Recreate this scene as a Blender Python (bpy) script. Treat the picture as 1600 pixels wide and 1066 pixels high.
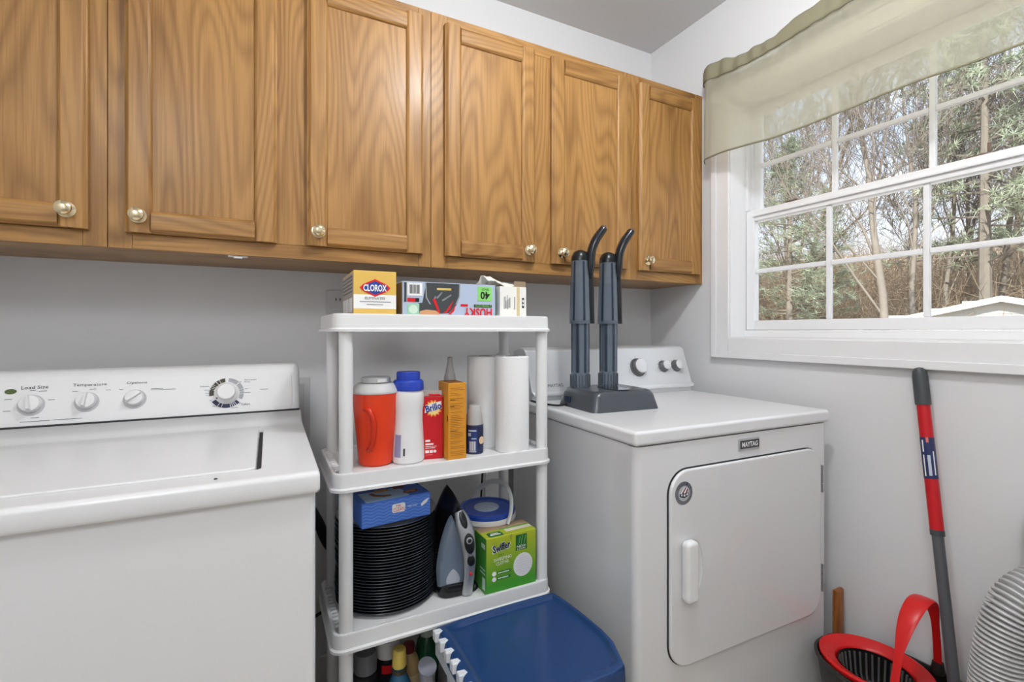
import bpy, bmesh, math, random
from mathutils import Vector, Matrix, noise as mnoise
random.seed(7)
PI = math.pi
S = bpy.context.scene
C = S.collection
for o in list(bpy.data.objects):
    bpy.data.objects.remove(o)

# ------------------------------------------------------------------ camera, sky, light, exposure
W, Hh, F = 1600, 1066, 755.0
cam_d = bpy.data.cameras.new('camera'); cam = bpy.data.objects.new('camera', cam_d); C.objects.link(cam)
cam_d.sensor_width = 36; cam_d.lens = 36 * F / W; cam_d.clip_start = 0.02; cam_d.clip_end = 400
cam_d.shift_y = -16 / W
cam.location = (0, 0, 1.16)
cam.rotation_euler = (PI / 2, 0, -math.atan(390 / 755.0))
S.camera = cam
S.view_settings.view_transform = 'Standard'; S.view_settings.look = 'None'
S.view_settings.gamma = 1.0; S.view_settings.use_curve_mapping = False
S.view_settings.exposure = 0.12

world = bpy.data.worlds.new('World'); S.world = world; world.use_nodes = True
nt = world.node_tree; nt.nodes.clear()
def N(t, typ, **kw):
    n = t.nodes.new(typ)
    for k, v in kw.items():
        if k in n.inputs.keys(): n.inputs[k].default_value = v
        else: setattr(n, k, v)
    return n
wout = N(nt, 'ShaderNodeOutputWorld'); bg = N(nt, 'ShaderNodeBackground', Strength=1.55)
tc = N(nt, 'ShaderNodeTexCoord'); mp = N(nt, 'ShaderNodeMapping'); mp.inputs['Scale'].default_value = (2.2, 2.2, 6.0)
ns = N(nt, 'ShaderNodeTexNoise', Scale=1.6, Detail=6.0, Roughness=0.55)
cr = N(nt, 'ShaderNodeValToRGB'); cr.color_ramp.elements[0].position = 0.42; cr.color_ramp.elements[1].position = 0.66
cr.color_ramp.elements[0].color = (0.40, 0.53, 0.78, 1); cr.color_ramp.elements[1].color = (0.74, 0.77, 0.82, 1)
nt.links.new(tc.outputs['Generated'], mp.inputs['Vector']); nt.links.new(mp.outputs[0], ns.inputs['Vector'])
sp_ = N(nt, 'ShaderNodeSeparateXYZ'); nt.links.new(tc.outputs['Generated'], sp_.inputs[0])
mr_ = N(nt, 'ShaderNodeMapRange'); mr_.inputs[1].default_value = 0.10; mr_.inputs[2].default_value = 0.42; nt.links.new(sp_.outputs[2], mr_.inputs[0])
mx_ = N(nt, 'ShaderNodeMix', data_type='RGBA'); mx_.inputs[6].default_value = (0.72, 0.75, 0.80, 1)
nt.links.new(ns.outputs[0], cr.inputs[0]); nt.links.new(mr_.outputs[0], mx_.inputs[0]); nt.links.new(cr.outputs[0], mx_.inputs[7]); nt.links.new(mx_.outputs[2], bg.inputs[0]); nt.links.new(bg.outputs[0], wout.inputs[0])

def light(name, typ, loc, energy, rot=(0, 0, 0), color=(1, 1, 1), **kw):
    d = bpy.data.lights.new(name, typ); d.energy = energy; d.color = color
    for k, v in kw.items(): setattr(d, k, v)
    o = bpy.data.objects.new(name, d); C.objects.link(o); o.location = loc; o.rotation_euler = rot
    return o
# winter sun from behind the house, front-lighting the woods
light('sun', 'SUN', (0, 0, 20), 5.6, rot=(math.radians(50), 0, math.radians(-65)), color=(1.0, 0.95, 0.86), angle=0.01)
# ceiling lamp, plus an unseen rear one added as fill (both out of frame)
light('ceiling_bulb', 'POINT', (0.65, 0.52, 2.30), 28.5, shadow_soft_size=0.075, color=(0.95, 0.975, 1.0))
light('rear_fill_bulb', 'POINT', (-0.55, -0.55, 2.28), 31.0, shadow_soft_size=0.26, color=(0.95, 0.975, 1.0))

# ------------------------------------------------------------------ materials
def lin(c):
    return tuple(((x / 255) / 12.92 if x / 255 <= 0.04045 else ((x / 255 + 0.055) / 1.055) ** 2.4) for x in c)
MATS = {}
def mat(name, rgb, rough=0.5, metal=0.0, coat=0.0, bump=0.0, bscale=40.0, var=0.0, vscale=6.0, trans=0.0, spec=0.5, ior=1.45):
    if name in MATS: return MATS[name]
    m = bpy.data.materials.new(name); m.use_nodes = True
    t = m.node_tree; b = t.nodes['Principled BSDF']
    col = lin(rgb)
    b.inputs['Base Color'].default_value = (*col, 1); b.inputs['Roughness'].default_value = rough
    b.inputs['Metallic'].default_value = metal; b.inputs['Coat Weight'].default_value = coat
    b.inputs['Coat Roughness'].default_value = 0.08
    b.inputs['Specular IOR Level'].default_value = spec
    b.inputs['Transmission Weight'].default_value = trans; b.inputs['IOR'].default_value = ior
    tcn = N(t, 'ShaderNodeTexCoord')
    if var:
        n = N(t, 'ShaderNodeTexNoise', Scale=vscale, Detail=4.0); t.links.new(tcn.outputs['Object'], n.inputs['Vector'])
        mx = N(t, 'ShaderNodeMix', data_type='RGBA')
        mx.inputs[6].default_value = (*[c * (1 - var) for c in col], 1); mx.inputs[7].default_value = (*[min(1, c * (1 + var)) for c in col], 1)
        t.links.new(n.outputs[0], mx.inputs[0]); t.links.new(mx.outputs[2], b.inputs['Base Color'])
    if bump:
        n = N(t, 'ShaderNodeTexNoise', Scale=bscale, Detail=3.0); t.links.new(tcn.outputs['Object'], n.inputs['Vector'])
        bp = N(t, 'ShaderNodeBump', Strength=bump, Distance=0.002); t.links.new(n.outputs[0], bp.inputs['Height'])
        t.links.new(bp.outputs[0], b.inputs['Normal'])
    MATS[name] = m
    return m

def oak(name, axis='z', dark=(112, 73, 31), light_=(171, 127, 71)):
    m = bpy.data.materials.new(name); m.use_nodes = True; t = m.node_tree; b = t.nodes['Principled BSDF']
    L = t.links.new
    tcn = N(t, 'ShaderNodeTexCoord'); oi = N(t, 'ShaderNodeObjectInfo')
    ad = N(t, 'ShaderNodeVectorMath', operation='MULTIPLY_ADD')
    cb = N(t, 'ShaderNodeCombineXYZ')
    L(oi.outputs['Random'], cb.inputs[0]); L(oi.outputs['Random'], cb.inputs[1]); L(oi.outputs['Random'], cb.inputs[2])
    ad.inputs[1].default_value = (17.3, 9.1, 23.7)
    L(cb.outputs[0], ad.inputs[0]); L(tcn.outputs['Object'], ad.inputs[2])
    def stretched(scale):
        q = N(t, 'ShaderNodeMapping'); q.inputs['Scale'].default_value = scale; L(ad.outputs[0], q.inputs['Vector']); return q
    along, across = 0.9, 5.0
    mA = stretched((across, across, along) if axis == 'z' else (along, across, across))
    n1 = N(t, 'ShaderNodeTexNoise', Scale=1.0, Detail=1.5, Roughness=0.4); L(mA.outputs[0], n1.inputs['Vector'])
    mu = N(t, 'ShaderNodeMath', operation='MULTIPLY'); mu.inputs[1].default_value = 170.0; L(n1.outputs[0], mu.inputs[0])
    sn = N(t, 'ShaderNodeMath', operation='SINE'); L(mu.outputs[0], sn.inputs[0])
    r1 = N(t, 'ShaderNodeMapRange'); r1.inputs[1].default_value = -1; r1.inputs[2].default_value = 1; r1.inputs[3].default_value = 0.16; r1.inputs[4].default_value = 1.0
    L(sn.outputs[0], r1.inputs[0])
    pw = N(t, 'ShaderNodeMath', operation='POWER'); pw.inputs[1].default_value = 0.35; L(r1.outputs[0], pw.inputs[0])
    mB = stretched((190, 190, 5) if axis == 'z' else (5, 190, 190))
    n2 = N(t, 'ShaderNodeTexNoise', Scale=1.0, Detail=3.0, Roughness=0.6); L(mB.outputs[0], n2.inputs['Vector'])
    r2 = N(t, 'ShaderNodeMapRange'); r2.inputs[1].default_value = 0.35; r2.inputs[2].default_value = 0.6; r2.inputs[3].default_value = 0.62; r2.inputs[4].default_value = 1.0
    L(n2.outputs[0], r2.inputs[0])
    mC = stretched((9, 9, 0.8) if axis == 'z' else (0.8, 9, 9))
    n3 = N(t, 'ShaderNodeTexNoise', Scale=1.0, Detail=2.0); L(mC.outputs[0], n3.inputs['Vector'])
    a = N(t, 'ShaderNodeMath', operation='MULTIPLY'); L(pw.outputs[0], a.inputs[0]); L(r2.outputs[0], a.inputs[1])
    a2 = N(t, 'ShaderNodeMath', operation='ADD', use_clamp=True); L(a.outputs[0], a2.inputs[0])
    r3 = N(t, 'ShaderNodeMapRange'); r3.inputs[1].default_value = 0.3; r3.inputs[2].default_value = 0.7; r3.inputs[3].default_value = -0.18; r3.inputs[4].default_value = 0.22
    L(n3.outputs[0], r3.inputs[0]); L(r3.outputs[0], a2.inputs[1])
    mx = N(t, 'ShaderNodeMix', data_type='RGBA'); mx.inputs[6].default_value = (*lin(dark), 1); mx.inputs[7].default_value = (*lin(light_), 1)
    L(a2.outputs[0], mx.inputs[0]); L(mx.outputs[2], b.inputs['Base Color'])
    b.inputs['Roughness'].default_value = 0.46; b.inputs['Specular IOR Level'].default_value = 0.38; b.inputs['Coat Weight'].default_value = 0.10; b.inputs['Coat Roughness'].default_value = 0.20
    bp = N(t, 'ShaderNodeBump', Strength=0.12, Distance=0.001); L(r2.outputs[0], bp.inputs['Height']); L(bp.outputs[0], b.inputs['Normal'])
    MATS[name] = m
    return m
OAKV = oak('oak_vertical', 'z'); OAKH = oak('oak_horizontal', 'x')
OAKU = oak('oak_underside', 'x', dark=(120, 86, 50), light_=(172, 134, 88))

WALL = mat('wall_paint', (222, 222, 223), 0.55, bump=0.05, bscale=220, var=0.012, vscale=2)
CEIL = mat('ceiling_paint', (214, 214, 215), 0.8, bump=0.05, bscale=150)
TRIM = mat('trim_paint', (232, 232, 233), 0.35)
VINYL = mat('window_vinyl', (236, 236, 237), 0.4)
FLOOR = mat('floor_vinyl', (178, 164, 142), 0.45, var=0.1, vscale=9)
ENAM = mat('appliance_enamel', (230, 230, 231), 0.28, coat=0.25)
ENAMF = mat('dryer_enamel', (226, 226, 227), 0.25, coat=0.7)
ENAMF.node_tree.nodes['Principled BSDF'].inputs['Coat Roughness'].default_value = 0.03
PLAST = mat('white_plastic', (232, 232, 232), 0.42)
SHELFP = mat('shelf_plastic', (228, 228, 228), 0.45, bump=0.03, bscale=300)
CHROME = mat('chrome', (215, 215, 215), 0.15, metal=1.0)
SILVER = mat('brushed_silver', (205, 206, 208), 0.32, metal=0.75)
BRASS = mat('pale_brass', (230, 214, 178), 0.16, metal=1.0)
BLACK = mat('black_plastic', (22, 23, 25), 0.28)
BLACKM = mat('black_matte', (20, 20, 21), 0.6)
DARK = mat('dark_gap', (48, 48, 50), 0.7)
GREY = mat('grey_print', (105, 106, 110), 0.6)
INK = mat('dark_ink', (38, 38, 42), 0.6)
PWHITE = mat('print_white', (242, 242, 240), 0.5)
PRED = mat('print_red', (212, 24, 32), 0.45)
PBLUE = mat('print_blue', (28, 62, 150), 0.45)

# ------------------------------------------------------------------ mesh helpers
class MB:
    def __init__(s): s.bm = bmesh.new()
    def box(s, x0, y0, z0, x1, y1, z1, bev=0.0, seg=2, M=None):
        b = bmesh.new()
        vs = [b.verts.new(p) for p in ((x0, y0, z0), (x1, y0, z0), (x1, y1, z0), (x0, y1, z0), (x0, y0, z1), (x1, y0, z1), (x1, y1, z1), (x0, y1, z1))]
        for f in ((0, 3, 2, 1), (4, 5, 6, 7), (0, 1, 5, 4), (1, 2, 6, 5), (2, 3, 7, 6), (3, 0, 4, 7)): b.faces.new([vs[i] for i in f])
        if bev: bmesh.ops.bevel(b, geom=b.edges[:], offset=bev, segments=seg, profile=0.5, affect='EDGES')
        return s.add(b, M)
    def add(s, b, M=None):
        if M is not None: bmesh.ops.transform(b, matrix=M, verts=b.verts[:])
        me = bpy.data.meshes.new('tmp'); b.to_mesh(me); b.free(); s.bm.from_mesh(me); bpy.data.meshes.remove(me)
        return s
    def lathe(s, prof, n=32, a0=0.0, a1=2 * PI, M=None, sx=1.0, sy=1.0):
        b = bmesh.new(); full = abs(a1 - a0 - 2 * PI) < 1e-6
        cols = n if full else n + 1; rings = []
        for r, z in prof:
            if r < 1e-6: rings.append([b.verts.new((0, 0, z))])
            else: rings.append([b.verts.new((r * sx * math.cos(a0 + (a1 - a0) * i / n), r * sy * math.sin(a0 + (a1 - a0) * i / n), z)) for i in range(cols)])
        for A, B in zip(rings, rings[1:]):
            for i in range(n):
                j = (i + 1) % cols if full else i + 1
                if len(A) == 1 and len(B) == 1: continue
                if len(A) == 1: b.faces.new((A[0], B[j], B[i]))
                elif len(B) == 1: b.faces.new((A[i], A[j], B[0]))
                else: b.faces.new((A[i], A[j], B[j], B[i]))
        bmesh.ops.recalc_face_normals(b, faces=b.faces[:])
        return s.add(b, M)
    def tube(s, pts, r, n=12, cap=True, flat=None, M=None, closed=False):
        b = bmesh.new(); P = [Vector(p) for p in pts]; rs = r if isinstance(r, (list, tuple)) else [r] * len(P)
        up = None; rings = []
        for i, p in enumerate(P):
            t = (P[min(i + 1, len(P) - 1)] - P[max(i - 1, 0)]).normalized()
            if closed: t = (P[(i + 1) % len(P)] - P[i - 1]).normalized()
            if up is None:
                up = Vector((0, 0, 1)) if abs(t.z) < 0.9 else Vector((1, 0, 0))
                if flat is not None and len(flat) > 2: up = Vector(flat[2])
            up = (up - t * up.dot(t)).normalized(); sd = t.cross(up)
            fa, fb = (flat[0], flat[1]) if flat is not None else (1, 1)
            rings.append([b.verts.new(p + (sd * math.cos(2 * PI * k / n) * fa + up * math.sin(2 * PI * k / n) * fb) * rs[i]) for k in range(n)])
        prs = list(zip(rings, rings[1:]))
        if closed: prs.append((rings[-1], rings[0]))
        for A, B in prs:
            for k in range(n): b.faces.new((A[k], A[(k + 1) % n], B[(k + 1) % n], B[k]))
        if cap and not closed:
            b.faces.new(list(reversed(rings[0]))); b.faces.new(rings[-1])
        bmesh.ops.recalc_face_normals(b, faces=b.faces[:])
        return s.add(b, M)
    def prism(s, poly, d0, d1, axis='y', bev=0.0, seg=2, M=None):
        """poly of 2-D points extruded along an axis: y -> (x,z), z -> (x,y), x -> (y,z)"""
        b = bmesh.new()
        f3 = {'y': lambda p, d: (p[0], d, p[1]), 'z': lambda p, d: (p[0], p[1], d), 'x': lambda p, d: (d, p[0], p[1])}[axis]
        A = [b.verts.new(f3(p, d0)) for p in poly]; B = [b.verts.new(f3(p, d1)) for p in poly]
        n = len(poly); fA = b.faces.new(A); fB = b.faces.new(list(reversed(B)))
        for i in range(n): b.faces.new((A[i], B[i], B[(i + 1) % n], A[(i + 1) % n]))
        bmesh.ops.recalc_face_normals(b, faces=b.faces[:])
        if bev:
            ed = [e for e in b.edges if len(e.link_faces) == 2 and (fA in e.link_faces or fB in e.link_faces)]
            bmesh.ops.bevel(b, geom=ed, offset=bev, segments=seg, profile=0.5, affect='EDGES')
        return s.add(b, M)
    def loft(s, rings, cap=True, M=None):
        b = bmesh.new(); R = [[b.verts.new(p) for p in r] for r in rings]; n = len(R[0])
        for A, B in zip(R, R[1:]):
            for k in range(n): b.faces.new((A[k], A[(k + 1) % n], B[(k + 1) % n], B[k]))
        if cap: b.faces.new(list(reversed(R[0]))); b.faces.new(R[-1])
        bmesh.ops.recalc_face_normals(b, faces=b.faces[:])
        return s.add(b, M)
    def build(s, name, m, parent=None, smooth=True, ang=35):
        me = bpy.data.meshes.new(name)
        if smooth:
            for f in s.bm.faces: f.smooth = True
            for e in s.bm.edges:
                if len(e.link_faces) == 2 and e.calc_face_angle(0) > math.radians(ang): e.smooth = False
        s.bm.to_mesh(me); s.bm.free()
        me.materials.append(m); o = bpy.data.objects.new(name, me); C.objects.link(o)
        if parent: o.parent = parent
        if smooth:
            wn = o.modifiers.new('wn', 'WEIGHTED_NORMAL'); wn.keep_sharp = True; wn.weight = 80
        return o
def rrect(x0, y0, x1, y1, r, n=6):
    out = []
    rs = r if isinstance(r, (list, tuple)) else [r] * 4          # corners: x1y1, x0y1, x0y0, x1y0
    for (cx, cy, a, q) in ((x1, y1, 0, rs[0]), (x0, y1, 1, rs[1]), (x0, y0, 2, rs[2]), (x1, y0, 3, rs[3])):
        ccx = cx - q if a in (0, 3) else cx + q; ccy = cy - q if a in (0, 1) else cy + q
        for i in range(n + 1):
            t = (a + i / n) * PI / 2
            out.append((ccx + q * math.cos(t), ccy + q * math.sin(t)))
            if q < 1e-6: break
    return out
def tag(o, label=None, cat=None, group=None, kind=None):
    if label: o['label'] = label
    if cat: o['category'] = cat
    if group: o['group'] = group
    if kind: o['kind'] = kind
    return o
def thing(name, label, cat, loc=(0, 0, 0), rz=0.0, group=None, rot=None):
    o = bpy.data.objects.new(name, None); C.objects.link(o); o.empty_display_size = 0.05
    o.location = loc; o.rotation_euler = rot or (0, 0, rz)
    return tag(o, label, cat, group)
def struct(o): o['kind'] = 'structure'; return o
def copy_tree(o, parent=None):
    c = o.copy(); C.objects.link(c); c.parent = parent
    for ch in list(o.children): copy_tree(ch, c)
    return c
def boolean(o, cutter):
    o.modifiers.clear(); cutter.modifiers.clear()
    md = o.modifiers.new('b', 'BOOLEAN'); md.object = cutter; md.operation = 'DIFFERENCE'; md.solver = 'EXACT'
    bpy.context.view_layer.update()
    dg = bpy.context.evaluated_depsgraph_get()
    me = bpy.data.meshes.new_from_object(o.evaluated_get(dg)); o.modifiers.clear(); o.data = me
    wn = o.modifiers.new('wn', 'WEIGHTED_NORMAL'); wn.keep_sharp = True; wn.weight = 80
def quiet_remove(o): bpy.data.objects.remove(o)
_fc = {}
def text_verts(s, bold=0.0):
    key = (s, bold)
    if key in _fc: return _fc[key]
    cu = bpy.data.curves.new('t', 'FONT'); cu.body = s; cu.size = 1.0; cu.resolution_u = 2
    cu.offset = bold
    to = bpy.data.objects.new('t', cu)
    me = bpy.data.meshes.new_from_object(to)
    v = [tuple(x.co[:2]) for x in me.vertices]; f = [tuple(p.vertices) for p in me.polygons]
    bpy.data.objects.remove(to); bpy.data.curves.remove(cu); bpy.data.meshes.remove(me)
    _fc[key] = (v, f); return v, f
class Face:
    """flat print laid on a real face: o is the face's lower-left corner, u and v its axes, n points out"""
    def __init__(s, parent, o, u, v):
        s.p = parent; s.o = Vector(o); s.u = Vector(u).normalized(); s.v = Vector(v).normalized(); s.n = s.u.cross(s.v)
    def _pt(s, x, y, h): return s.o + s.u * x + s.v * y + s.n * h
    def polys(s, name, m, polys, layer=0, parent=None, th=0.0005):
        b = bmesh.new(); h0, h1 = layer * th + 0.0001, (layer + 1) * th
        for poly in polys:
            A = [b.verts.new(s._pt(x, y, h0)) for x, y in poly]; B = [b.verts.new(s._pt(x, y, h1)) for x, y in poly]
            n = len(A); b.faces.new(B)
            for i in range(n): b.faces.new((A[i], A[(i + 1) % n], B[(i + 1) % n], B[i]))
        me = bpy.data.meshes.new(name); b.to_mesh(me); b.free(); me.materials.append(m)
        o = bpy.data.objects.new(name, me); C.objects.link(o); o.parent = parent or s.p
        return o
    def rect(s, name, m, x0, y0, x1, y1, layer=0, parent=None):
        return s.polys(name, m, [[(x0, y0), (x1, y0), (x1, y1), (x0, y1)]], layer, parent)
    def rects(s, name, m, L, layer=0, parent=None):
        return s.polys(name, m, [[(a, b), (c, b), (c, d), (a, d)] for a, b, c, d in L], layer, parent)
    def disc(s, name, m, cx, cy, r, layer=0, parent=None, n=28, ry=None):
        ry = ry or r
        return s.polys(name, m, [[(cx + r * math.cos(2 * PI * i / n), cy + ry * math.sin(2 * PI * i / n)) for i in range(n)]], layer, parent)
    def text(s, name, m, items, layer=1, parent=None, th=0.0005, bold=False):
        """items: (string, x, y, w, h[, degrees]) each fitted to its box"""
        vs, fs = [], []
        for it in items:
            st, x, y, w, h = it[:5]; ang = math.radians(it[5]) if len(it) > 5 else 0.0
            v, f = text_verts(st, 0.03 if h > 0.0125 or bold else 0.0)
            xs = [q[0] for q in v]; ys = [q[1] for q in v]
            x0, x1, y0, y1 = min(xs), max(xs), min(ys), max(ys)
            base = len(vs)
            for q in v:
                lx = (q[0] - x0) / (x1 - x0) * w - w / 2; ly = (q[1] - y0) / (y1 - y0) * h - h / 2
                rx = lx * math.cos(ang) - ly * math.sin(ang); ry = lx * math.sin(ang) + ly * math.cos(ang)
                vs.append(s._pt(x + w / 2 + rx, y + h / 2 + ry, (layer + 1) * th))
            fs += [tuple(i + base for i in q) for q in f]
        me = bpy.data.meshes.new(name); me.from_pydata(vs, [], fs); me.update(); me.materials.append(m)
        o = bpy.data.objects.new(name, me); C.objects.link(o); o.parent = parent or s.p
        return o

# ------------------------------------------------------------------ room shell
XL, XR, YF, YB, ZC = -0.775, 1.596, -1.45, 1.69, 2.44
WY0, WY1, WZ0, WZ1 = 0.10, 1.266, 1.128, 2.045      # window opening in the right wall
T = 0.14
struct(MB().box(XL - T, YF - T, -0.12, XR + T, YB + T, 0).build('floor', FLOOR, smooth=False))
struct(MB().box(XL - T, YF - T, ZC, XR + T, YB + T, ZC + 0.12).build('ceiling', CEIL, smooth=False))
struct(MB().box(XL - T, YB, 0, XR + T, YB + T, ZC).build('wall_back', WALL, smooth=False))
struct(MB().box(XL - T, YF, 0, XL, YB, ZC).build('wall_left', WALL, smooth=False))
struct(MB().box(XL - T, YF - T, 0, XR + T, YF, ZC).build('wall_front', WALL, smooth=False))
w = MB()
w.box(XR, YF, 0, XR + T, YB, WZ0).box(XR, YF, WZ1, XR + T, YB, ZC).box(XR, YF, WZ0, XR + T, WY0, WZ1).box(XR, WY1, WZ0, XR + T, YB, WZ1)
struct(w.build('wall_right', WALL, smooth=False))
for nm, bx in (('baseboard_back', (XL, YB - 0.014, 0, XR, YB, 0.10)), ('baseboard_right', (XR - 0.014, YF, 0, XR, YB - 0.014, 0.10)),
               ('baseboard_left', (XL, YF, 0, XL + 0.014, YB - 0.014, 0.10))):
    struct(MB().box(*bx, bev=0.004).build(nm, TRIM))
# a plain door behind the camera
d = MB(); d.box(0.0, YF + 0.001, 0.0, 0.82, YF + 0.035, 2.04, bev=0.004)
dr = struct(d.build('door_1', TRIM))
for (a, b_, c_, e) in ((0.12, 0.18, 0.70, 0.90), (0.12, 1.05, 0.70, 1.90)):
    MB().box(a, YF + 0.036, b_, c_, YF + 0.046, e, bev=0.008).build('door_panel', TRIM, dr)
MB().lathe([(0.0, 0.0), (0.026, 0.0), (0.026, 0.006), (0.012, 0.01), (0.012, 0.035), (0.026, 0.045), (0.028, 0.06), (0.018, 0.072), (0, 0.074)], 24,
           M=Matrix.Translation((0.75, YF + 0.035, 1.0)) @ Matrix.Rotation(-PI / 2, 4, 'X')).build('door_knob', BRASS, dr)
dt = MB(); dt.box(-0.07, YF + 0.001, 0, 0.0, YF + 0.02, 2.11, bev=0.004).box(0.82, YF + 0.001, 0, 0.89, YF + 0.02, 2.11, bev=0.004).box(0.0, YF + 0.001, 2.04, 0.82, YF + 0.02, 2.11, bev=0.004)
struct(dt.build('trim_1', TRIM))
# ceiling fixtures for both bulbs (out of frame); the rear one is added for fill
LAMPW = mat('lamp_metal', (225, 225, 222), 0.4)
for i, (x, y) in enumerate(((0.65, 0.52), (-0.55, -0.55))):
    t = thing('ceiling_light', 'round white flush ceiling light ' + ('above the laundry machines' if i == 0 else 'added as unseen fill near the door'), 'ceiling light', (x, y, ZC))
    MB().lathe([(0.0, -0.001), (0.20, -0.001), (0.205, -0.012), (0.20, -0.03), (0.185, -0.03), (0.18, -0.02), (0, -0.02)], 40).build('base', LAMPW, t)

# ------------------------------------------------------------------ window
win = struct(bpy.data.objects.new('window_1', None)); C.objects.link(win); win.location = (XR, 0, 0)
GL = bpy.data.materials.new('window_glass'); GL.use_nodes = True; g = GL.node_tree; g.nodes.clear()
go = N(g, 'ShaderNodeOutputMaterial'); gm = N(g, 'ShaderNodeMixShader'); gt = N(g, 'ShaderNodeBsdfTransparent'); gg = N(g, 'ShaderNodeBsdfGlossy', Roughness=0.02)
gt.inputs[0].default_value = (0.96, 0.97, 0.97, 1); gg.inputs[0].default_value = (1, 1, 1, 1)
gf = N(g, 'ShaderNodeFresnel', IOR=1.25); g.links.new(gf.outputs[0], gm.inputs[0]); g.links.new(gt.outputs[0], gm.inputs[1]); g.links.new(gg.outputs[0], gm.inputs[2]); g.links.new(gm.outputs[0], go.inputs[0])
def wb(name, m, x0, y0, z0, x1, y1, z1, bev=0.003, parent=win): return MB().box(x0 - XR, y0, z0, x1 - XR, y1, z1, bev=bev).build(name, m, parent)
CW = 0.07                                                     # casing, profiled: board plus a raised outer band
def casing(name, y0, z0, y1, z1, vert):
    o = wb(name, TRIM, 1.582, y0, z0, XR, y1, z1)
    return o
casing('casing', WY1 - 0.003, WZ0 - CW, WY1 + CW, WZ1 + CW, True)
casing('casing', WY0 - CW, WZ0 - CW, WY0 + 0.003, WZ1 + CW, True)
casing('casing', WY0 + 0.003, WZ1 - 0.003, WY1 - 0.003, WZ1 + CW, False)
casing('casing', WY0 + 0.003, WZ0 - CW, WY1 - 0.003, WZ0 + 0.003, False)
for (y0, z0, y1, z1) in ((WY1 + CW - 0.022, WZ0 - CW - 0.002, WY1 + CW + 0.002, WZ1 + CW + 0.002), (WY0 - CW - 0.002, WZ0 - CW - 0.002, WY0 - CW + 0.022, WZ1 + CW + 0.002),
                         (WY0 - CW + 0.022, WZ1 + CW - 0.022, WY1 + CW - 0.022, WZ1 + CW + 0.002), (WY0 - CW + 0.022, WZ0 - CW - 0.002, WY1 + CW - 0.022, WZ0 - CW + 0.022)):
    wb('casing_band', TRIM, 1.575, y0, z0, 1.5815, y1, z1, bev=0.0028)
# jamb liner
wb('jamb', TRIM, 1.585, WY1, WZ0, XR + T, WY1 + 0.0, WZ1, 0) if False else None
wb('jamb', VINYL, 1.588, WY1 - 0.010, WZ0, XR + T, WY1 + 0.001, WZ1, 0.001)
wb('jamb', VINYL, 1.588, WY0 - 0.001, WZ0, XR + T, WY0 + 0.010, WZ1, 0.001)
wb('head_jamb', VINYL, 1.588, WY0 + 0.010, WZ1 - 0.010, XR + T, WY1 - 0.010, WZ1 + 0.001, 0.001)
wb('sill', VINYL, 1.588, WY0 + 0.010, WZ0 - 0.001, XR + T, WY1 - 0.010, WZ0 + 0.008, 0.001)
wb('sill_riser', VINYL, 1.665, WY0 + 0.010, WZ0 + 0.008, XR + T, WY1 - 0.010, WZ0 + 0.034, 0.002)
# side tracks
for y0, y1 in ((WY1 - 0.020, WY1 - 0.010), (WY0 + 0.010, WY0 + 0.020)):
    wb('track', VINYL, 1.705, y0, WZ0 + 0.034, 1.713, y1, WZ1 - 0.010, 0.001)
    wb('track', VINYL, 1.735, y0, WZ0 + 0.034, XR + T, y1, WZ1 - 0.010, 0.001)
    wb('track', VINYL, 1.675, y0, 1.625, 1.680, y1, WZ1 - 0.010, 0.001)
def sash(x0, x1, y0, y1, z0, z1, st, rb, rt, ncol, zm):
    so = wb('sash', VINYL, x0, y1 - st, z0, x1, y1, z1, 0.003)
    wb('stile', VINYL, x0, y0, z0, x1, y0 + st, z1, 0.003, so); 
    wb('bottom_rail', VINYL, x0, y0 + st, z0, x1, y1 - st, z0 + rb, 0.003, so)
    wb('top_rail', VINYL, x0, y0 + st, z1 - rt, x1, y1 - st, z1, 0.003, so)
    for ch in so.children: ch.location = (0, 0, 0)
    gy0, gy1, gz0, gz1 = y0 + st, y1 - st, z0 + rb, z1 - rt
    xm = (x0 + x1) / 2
    wd = (gy1 - gy0) / ncol; mw = 0.008
    ys = [gy0 + wd * i for i in range(1, ncol)]
    for y in ys: wb('muntin', VINYL, xm - 0.007, y - mw, gz0, xm + 0.007, y + mw, gz1, 0.003, so)
    yb = [gy0] + ys + [gy1]
    for i in range(ncol):
        a = yb[i] + (mw if i else 0); b2 = yb[i + 1] - (mw if i < ncol - 1 else 0)
        wb('muntin', VINYL, xm - 0.007, a, zm - mw, xm + 0.007, b2, zm + mw, 0.003, so)
        for (q0, q1) in ((gz0, zm - mw), (zm + mw, gz1)):
            wb('pane', GL, xm - 0.0015, a - 0.002, q0 - 0.002, xm + 0.0015, b2 + 0.002, q1 + 0.002, 0, so)
    return so
LY0, LY1 = WY0 + 0.012, WY1 - 0.012
lo = sash(1.676, 1.704, LY0, LY1, 1.163, 1.622, 0.034, 0.036, 0.042, 4, 1.388)
up = sash(1.714, 1.736, LY0 + 0.004, LY1 - 0.004, 1.585, WZ1 - 0.012, 0.028, 0.038, 0.036, 4, 1.801)
wb('check_rail_lip', VINYL, 1.668, LY0 + 0.03, 1.596, 1.676, LY1 - 0.03, 1.604, 0.002)
LK = mat('latch_bronze', (110, 92, 78), 0.45, metal=0.4)
k = MB(); k.box(1.69 - XR, 0.555, 1.6225, 1.703 - XR, 0.60, 1.630, 0.002).box(1.694 - XR, 0.548, 1.630, 1.698 - XR, 0.556, 1.655, 0.001)
k.build('sash_lock', LK, win)
k = MB(); k.box(1.69 - XR, 1.06, 1.6225, 1.703 - XR, 1.105, 1.632, 0.003); k.build('sash_lock', LK, win)

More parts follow.
